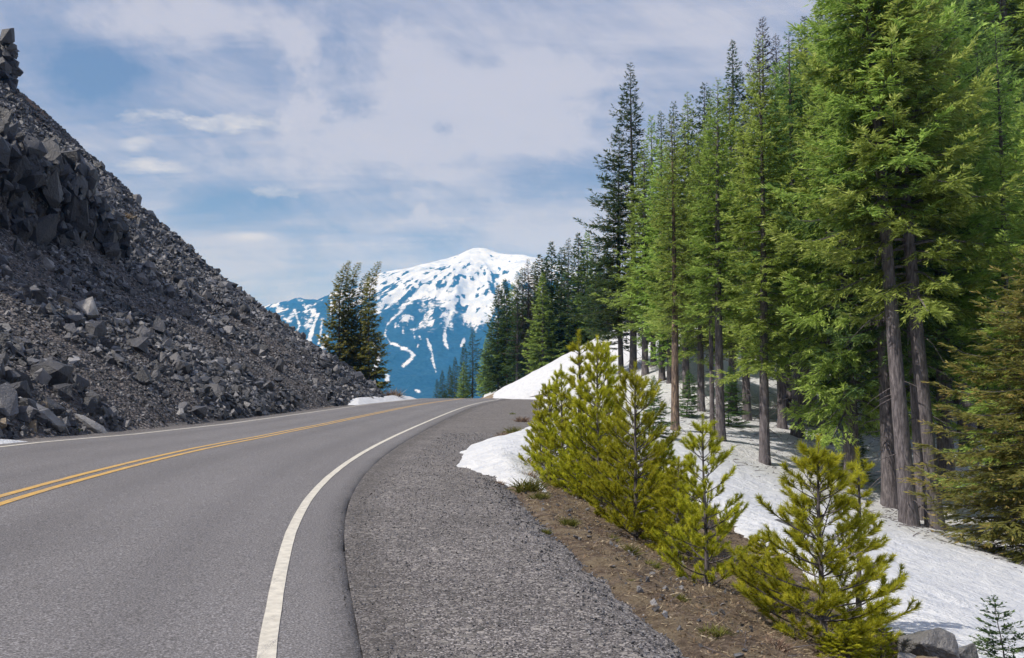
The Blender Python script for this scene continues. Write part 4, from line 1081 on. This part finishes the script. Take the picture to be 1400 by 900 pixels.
def seg_d(px, py, pts):
    d = np.full(px.shape, 1e9)
    for (x0, y0, w0), (x1, y1, w1) in zip(pts[:-1], pts[1:]):
        t = np.clip(((px - x0) * (x1 - x0) + (py - y0) * (y1 - y0)) / ((x1 - x0) ** 2 + (y1 - y0) ** 2 + 1e-9), 0, 1)
        d = np.minimum(d, np.hypot(px - x0 - t * (x1 - x0), py - y0 - t * (y1 - y0)) - (w0 + t * (w1 - w0)))
    return d + .7
STREAKS = [[(549, 425, 2.5), (538, 434, 2), (528, 446, 2), (526, 458, 2), (533, 468, 2), (548, 475, 2.5), (560, 480, 3), (566, 486, 3), (560, 492, 3), (552, 500, 4.5)],
           [(584, 464, 1.5), (588, 474, 3), (591, 484, 1.6), (592, 494, 3), (596, 508, 1)], [(608, 452, 3), (608, 466, 3.5), (613, 478, 1.6)], [(518, 484, 3.5), (515, 498, 4), (512, 508, 2)],
           [(530, 515, 3), (530, 521, 3)], [(568, 533, 2), (573, 535, 2.5)], [(510, 470, 3), (513, 478, 2)], [(550, 440, 1.5), (551, 456, 1.5)], [(541, 442, 1.2), (540, 448, 1.2)],
           [(558, 432, 2), (556, 446, 1)], [(580, 428, 1.8), (581, 450, 1)], [(573, 460, 1), (575, 464, 1)], [(571, 472, 1.5), (571, 475, 1)], [(634, 466, 3), (630, 474, 1)], [(422, 468, 4), (428, 445, 3), (434, 430, 2)], [(402, 425, 3), (409, 445, 2), (404, 460, 2)], [(388, 436, 2), (396, 440, 3)],
           [(620, 420, 3), (612, 440, 2.5), (608, 452, 2)], [(440, 440, 2.5), (436, 470, 2)], [(660, 430, 3), (650, 452, 2)], [(565, 450, 1.4), (566, 462, .8)], [(648, 400, 3), (640, 440, 3)]]
def msnow(X, Y):
    Z = mounth(X, Y); PX = 700 + F * X / Y; PY = HZ - (Z - HC) / Y * F      # patch map laid out as bearing and height seen from the road
    dx = X - PKX; dy = Y - PKY; r = np.hypot(dx, dy); a = np.arctan2(dx, -dy)
    line = np.interp(PX, [370, 440, 505, 520, 545, 575, 600, 625, 650, 680, 740], [430, 432, 412, 414, 420, 424, 428, 436, 442, 445, 450])
    nz = fbm(a * 16 + .3 * fbm(X * .01, Y * .01, 84, 3), r * .0042, 81, 5); n2 = fbm(X * .018, Y * .008, 82, 5); n3 = fbm(X * .03, Y * .012, 86, 4)
    s = (line - PY) / 15 + 2.6 * nz + 1.3 * n2
    # rock and tree islands higher in the snow
    hi = sstep(345, 395, PY); isl = fbm(a * 34, r * .011, 83, 4) + .6 * n3
    s = np.minimum(s, (.55 - .36 * hi - isl) * 5)
    s = np.where(PX < 450, (-.22 + fbm(X * .012 + Y * .003, Y * .005, 85, 5) + .5 * n3) * 5 - (PY - 440) / 18 * (PY > 440), s)
    w = 1.6 * n3 + 1.2 * n2
    for st in STREAKS: s = np.maximum(s, np.clip(-(seg_d(PX, PY, st) + w) * .55, -3, 3))
    return np.clip(s * .5 + .5, -1, 2)
xs = np.concatenate([np.arange(-4200, -1900, 90), np.arange(-1900, 350, 6.5), np.arange(350, 3200, 60)])
ys = np.concatenate([np.arange(3200, 6120, 9.), np.arange(6120, 8600, 100)])
M_MT, nt, b = mat('snowy_mountain', .8, .1); P = pos(nt)
at_ = mth(nt, 'ADD', attr(nt, 'snow'), mth(nt, 'MULTIPLY', mth(nt, 'SUBTRACT', noise(nt, P, .022, 6, .8), .5), 2.8))
sm = ramp(nt, at_, [(.33, g(0)), (.67, g(1))])
fo = ramp(nt, noise(nt, mapv(nt, P, (1, 1, .5)), .06, 5, .7), [(.35, (.001, .015, .03)), (.65, (.022, .066, .10))])  # forest base tinted blue: part of the distant haze is put into its colour
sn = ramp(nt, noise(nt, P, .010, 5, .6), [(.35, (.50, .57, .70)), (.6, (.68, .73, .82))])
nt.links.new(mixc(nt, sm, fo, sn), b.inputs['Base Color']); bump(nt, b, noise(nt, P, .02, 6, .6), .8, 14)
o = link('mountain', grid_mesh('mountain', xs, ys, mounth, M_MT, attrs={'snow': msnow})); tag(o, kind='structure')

# ------------------------------------------------------------------ air
SUN_AZ, SUN_EL = (-.86, -.36), 52
me = bpy.data.meshes.new('haze'); bm = bmesh.new(); bmesh.ops.create_cube(bm, size=1)
x0, x1, y0, y1, z0, z1 = -6100, 6100, -2600, 9100, -133, 960
for v in bm.verts: v.co = (x0 if v.co.x < 0 else x1, y0 if v.co.y < 0 else y1, z0 if v.co.z < 0 else z1)
bm.to_mesh(me); bm.free()
mh = bpy.data.materials.new('haze'); mh.use_nodes = True; nt = mh.node_tree; nt.nodes.remove(nt.nodes['Principled BSDF'])
pv = nt.nodes.new('ShaderNodeVolumePrincipled'); pv.inputs['Color'].default_value = (.07, .40, 1.0, 1); pv.inputs['Density'].default_value = 1.35e-4
pv.inputs['Absorption Color'].default_value = (1, 1, 1, 1); pv.inputs['Anisotropy'].default_value = 0.0
nt.links.new(pv.outputs[0], nt.nodes['Material Output'].inputs['Volume'])
me.materials.append(mh); HAZE = link('haze', me); tag(HAZE, kind='stuff')

# ------------------------------------------------------------------ sun and sky
az = math.atan2(SUN_AZ[0], SUN_AZ[1])
sd = bpy.data.lights.new('sun', 'SUN'); sd.energy = 4.6; sd.angle = R(.53); sd.color = (1, .965, .92)
so = bpy.data.objects.new('sun', sd); COL.objects.link(so)
so.rotation_euler = (R(90 - SUN_EL), 0, math.atan2(SUN_AZ[1], SUN_AZ[0]) + R(90))
w = bpy.data.worlds.new('World'); scn.world = w; w.use_nodes = True; nt = w.node_tree
bg = nt.nodes['Background']
sky = nt.nodes.new('ShaderNodeTexSky'); sky.sky_type = 'NISHITA'; sky.sun_disc = False
sky.sun_elevation = R(SUN_EL); sky.sun_rotation = az; sky.altitude = 1900; sky.air_density = 1.0; sky.dust_density = .3; sky.ozone_density = 2.0
tc = nt.nodes.new('ShaderNodeTexCoord').outputs['Generated']
sx = nt.nodes.new('ShaderNodeSeparateXYZ'); nt.links.new(tc, sx.inputs[0])
zc = mth(nt, 'MAXIMUM', sx.outputs[2], 0.0)
den = mth(nt, 'ADD', zc, .20)
cx = nt.nodes.new('ShaderNodeCombineXYZ'); nt.links.new(mth(nt, 'DIVIDE', sx.outputs[0], den), cx.inputs[0]); nt.links.new(mth(nt, 'DIVIDE', sx.outputs[1], den), cx.inputs[1])
def rotm(rz, sc, loc=(0, 0, 0)):
    n = nt.nodes.new('ShaderNodeMapping'); n.inputs['Rotation'].default_value = (0, 0, rz); n.inputs['Scale'].default_value = sc; n.inputs['Location'].default_value = loc
    nt.links.new(cx.outputs[0], n.inputs['Vector']); return n.outputs['Vector']
c1 = noise(nt, rotm(.5, (1.0, 2.0, 1)), .85, 8, .58, .5)
c2 = noise(nt, rotm(.9, (.7, 3.2, 1), (3, 1, 0)), 1.9, 9, .62, .9)
rt = nt.nodes.new('ShaderNodeMapping'); rt.inputs['Rotation'].default_value = (0, R(-24), 0); nt.links.new(tc, rt.inputs['Vector'])
c3 = noise(nt, mapv(nt, rt.outputs['Vector'], (1.2, 1.2, 4.0)), 3.4, 12, .70, .5)
# where the veil of cloud is thin (blue) and thick, by direction
az_ = mth(nt, 'DIVIDE', sx.outputs[0], mth(nt, 'MAXIMUM', sx.outputs[1], .05)); el_ = mth(nt, 'DIVIDE', sx.outputs[2], mth(nt, 'MAXIMUM', sx.outputs[1], .05))
wob = noise(nt, tc, 7, 6, .6); wob2 = noise(nt, mapv(nt, tc, (1, 1, 2.5)), 14, 8, .68, .4)
def blob(px, py, rx, ry, soft=1.):
    u = (px - 700) / F; v = (HZ - py) / F
    dx = mth(nt, 'DIVIDE', mth(nt, 'SUBTRACT', az_, u), rx / F); dy = mth(nt, 'DIVIDE', mth(nt, 'SUBTRACT', el_, v), ry / F)
    d = mth(nt, 'SQRT', mth(nt, 'ADD', mth(nt, 'MULTIPLY', dx, dx), mth(nt, 'MULTIPLY', dy, dy)))
    d = mth(nt, 'ADD', d, mth(nt, 'MULTIPLY', mth(nt, 'SUBTRACT', wob2 if soft < 1 else wob, .5), 3.4 if soft < 1 else 4.))
    return mth(nt, 'MULTIPLY', mth(nt, 'SUBTRACT', 1.0, mth(nt, 'DIVIDE', d, 1.0)), 1.0, True) if soft >= 1 else mth(nt, 'MULTIPLY', mth(nt, 'SUBTRACT', 1.0, d), 1.6, True)
def addall(l):
    r = l[0]
    for q in l[1:]: r = mth(nt, 'ADD', r, q, True)
    return r
blue = addall([blob(745, 245, 130, 55), blob(320, 285, 120, 38), blob(120, 90, 170, 60), blob(600, 330, 90, 25)])
thick = addall([blob(640, 120, 260, 80), blob(400, 350, 260, 60), blob(560, 200, 260, 70), blob(780, 320, 220, 50), blob(250, 20, 200, 60)])
puff = addall([blob(203, 152, 58, 15, .5), blob(300, 164, 80, 14, .5), blob(182, 192, 36, 16, .5), blob(196, 224, 52, 15, .5), blob(372, 258, 36, 12, .5), blob(335, 322, 40, 9, .5)])
cov = mth(nt, 'ADD', mth(nt, 'MULTIPLY', c1, .48), mth(nt, 'ADD', mth(nt, 'MULTIPLY', c2, .30), mth(nt, 'MULTIPLY', c3, .42)))
cov = mth(nt, 'ADD', cov, mth(nt, 'MULTIPLY', thick, .20)); cov = mth(nt, 'SUBTRACT', cov, mth(nt, 'MULTIPLY', blue, .22))
veil = ramp(nt, cov, [(.36, g(.55)), (.50, g(.76)), (.62, g(.90)), (.80, g(.97))])
ccol = ramp(nt, cov, [(.40, (.19, .25, .44)), (.55, (.34, .38, .55)), (.70, (.56, .57, .69))])
ccol = mixc(nt, ramp(nt, sx.outputs[2], [(.0, g(.55)), (.25, g(0))]), ccol, (.56, .585, .66))
skyc = nt.nodes.new('ShaderNodeVectorMath'); skyc.operation = 'SCALE'; nt.links.new(sky.outputs[0], skyc.inputs[0]); skyc.inputs['Scale'].default_value = .1
mixed = mixc(nt, veil, skyc.outputs[0], ccol)
puff = mth(nt, 'MULTIPLY', puff, ramp(nt, noise(nt, mapv(nt, tc, (1, 1, 2.2)), 22, 8, .65, .5), [(.32, g(.15)), (.62, g(1))]))
mixed = mixc(nt, mth(nt, 'MULTIPLY', puff, .8), mixed, (.72, .72, .76))
up = nt.nodes.new('ShaderNodeVectorMath'); up.operation = 'SCALE'; nt.links.new(mixed, up.inputs[0]); up.inputs['Scale'].default_value = 10
nt.links.new(up.outputs[0], bg.inputs['Color']); bg.inputs['Strength'].default_value = .1

# ------------------------------------------------------------------ camera
cam = bpy.data.cameras.new('camera'); co = bpy.data.objects.new('camera', cam); COL.objects.link(co); scn.camera = co
cam.sensor_width = 36; cam.lens = 36 * F / 1400; cam.clip_start = .1; cam.clip_end = 30000
co.location = (0, 0, HC); co.rotation_euler = (R(90) + math.atan(70 / F), 0, 0)
vs = scn.view_settings; vs.view_transform = 'Standard'; vs.look = 'None'; vs.exposure = 0.0; vs.gamma = 1; vs.use_curve_mapping = False
cy = scn.cycles; cy.volume_bounces = 1; cy.max_bounces = 6; cy.diffuse_bounces = 3; cy.glossy_bounces = 2; cy.transmission_bounces = 3; cy.use_denoising = True
cy.sample_clamp_indirect = 4
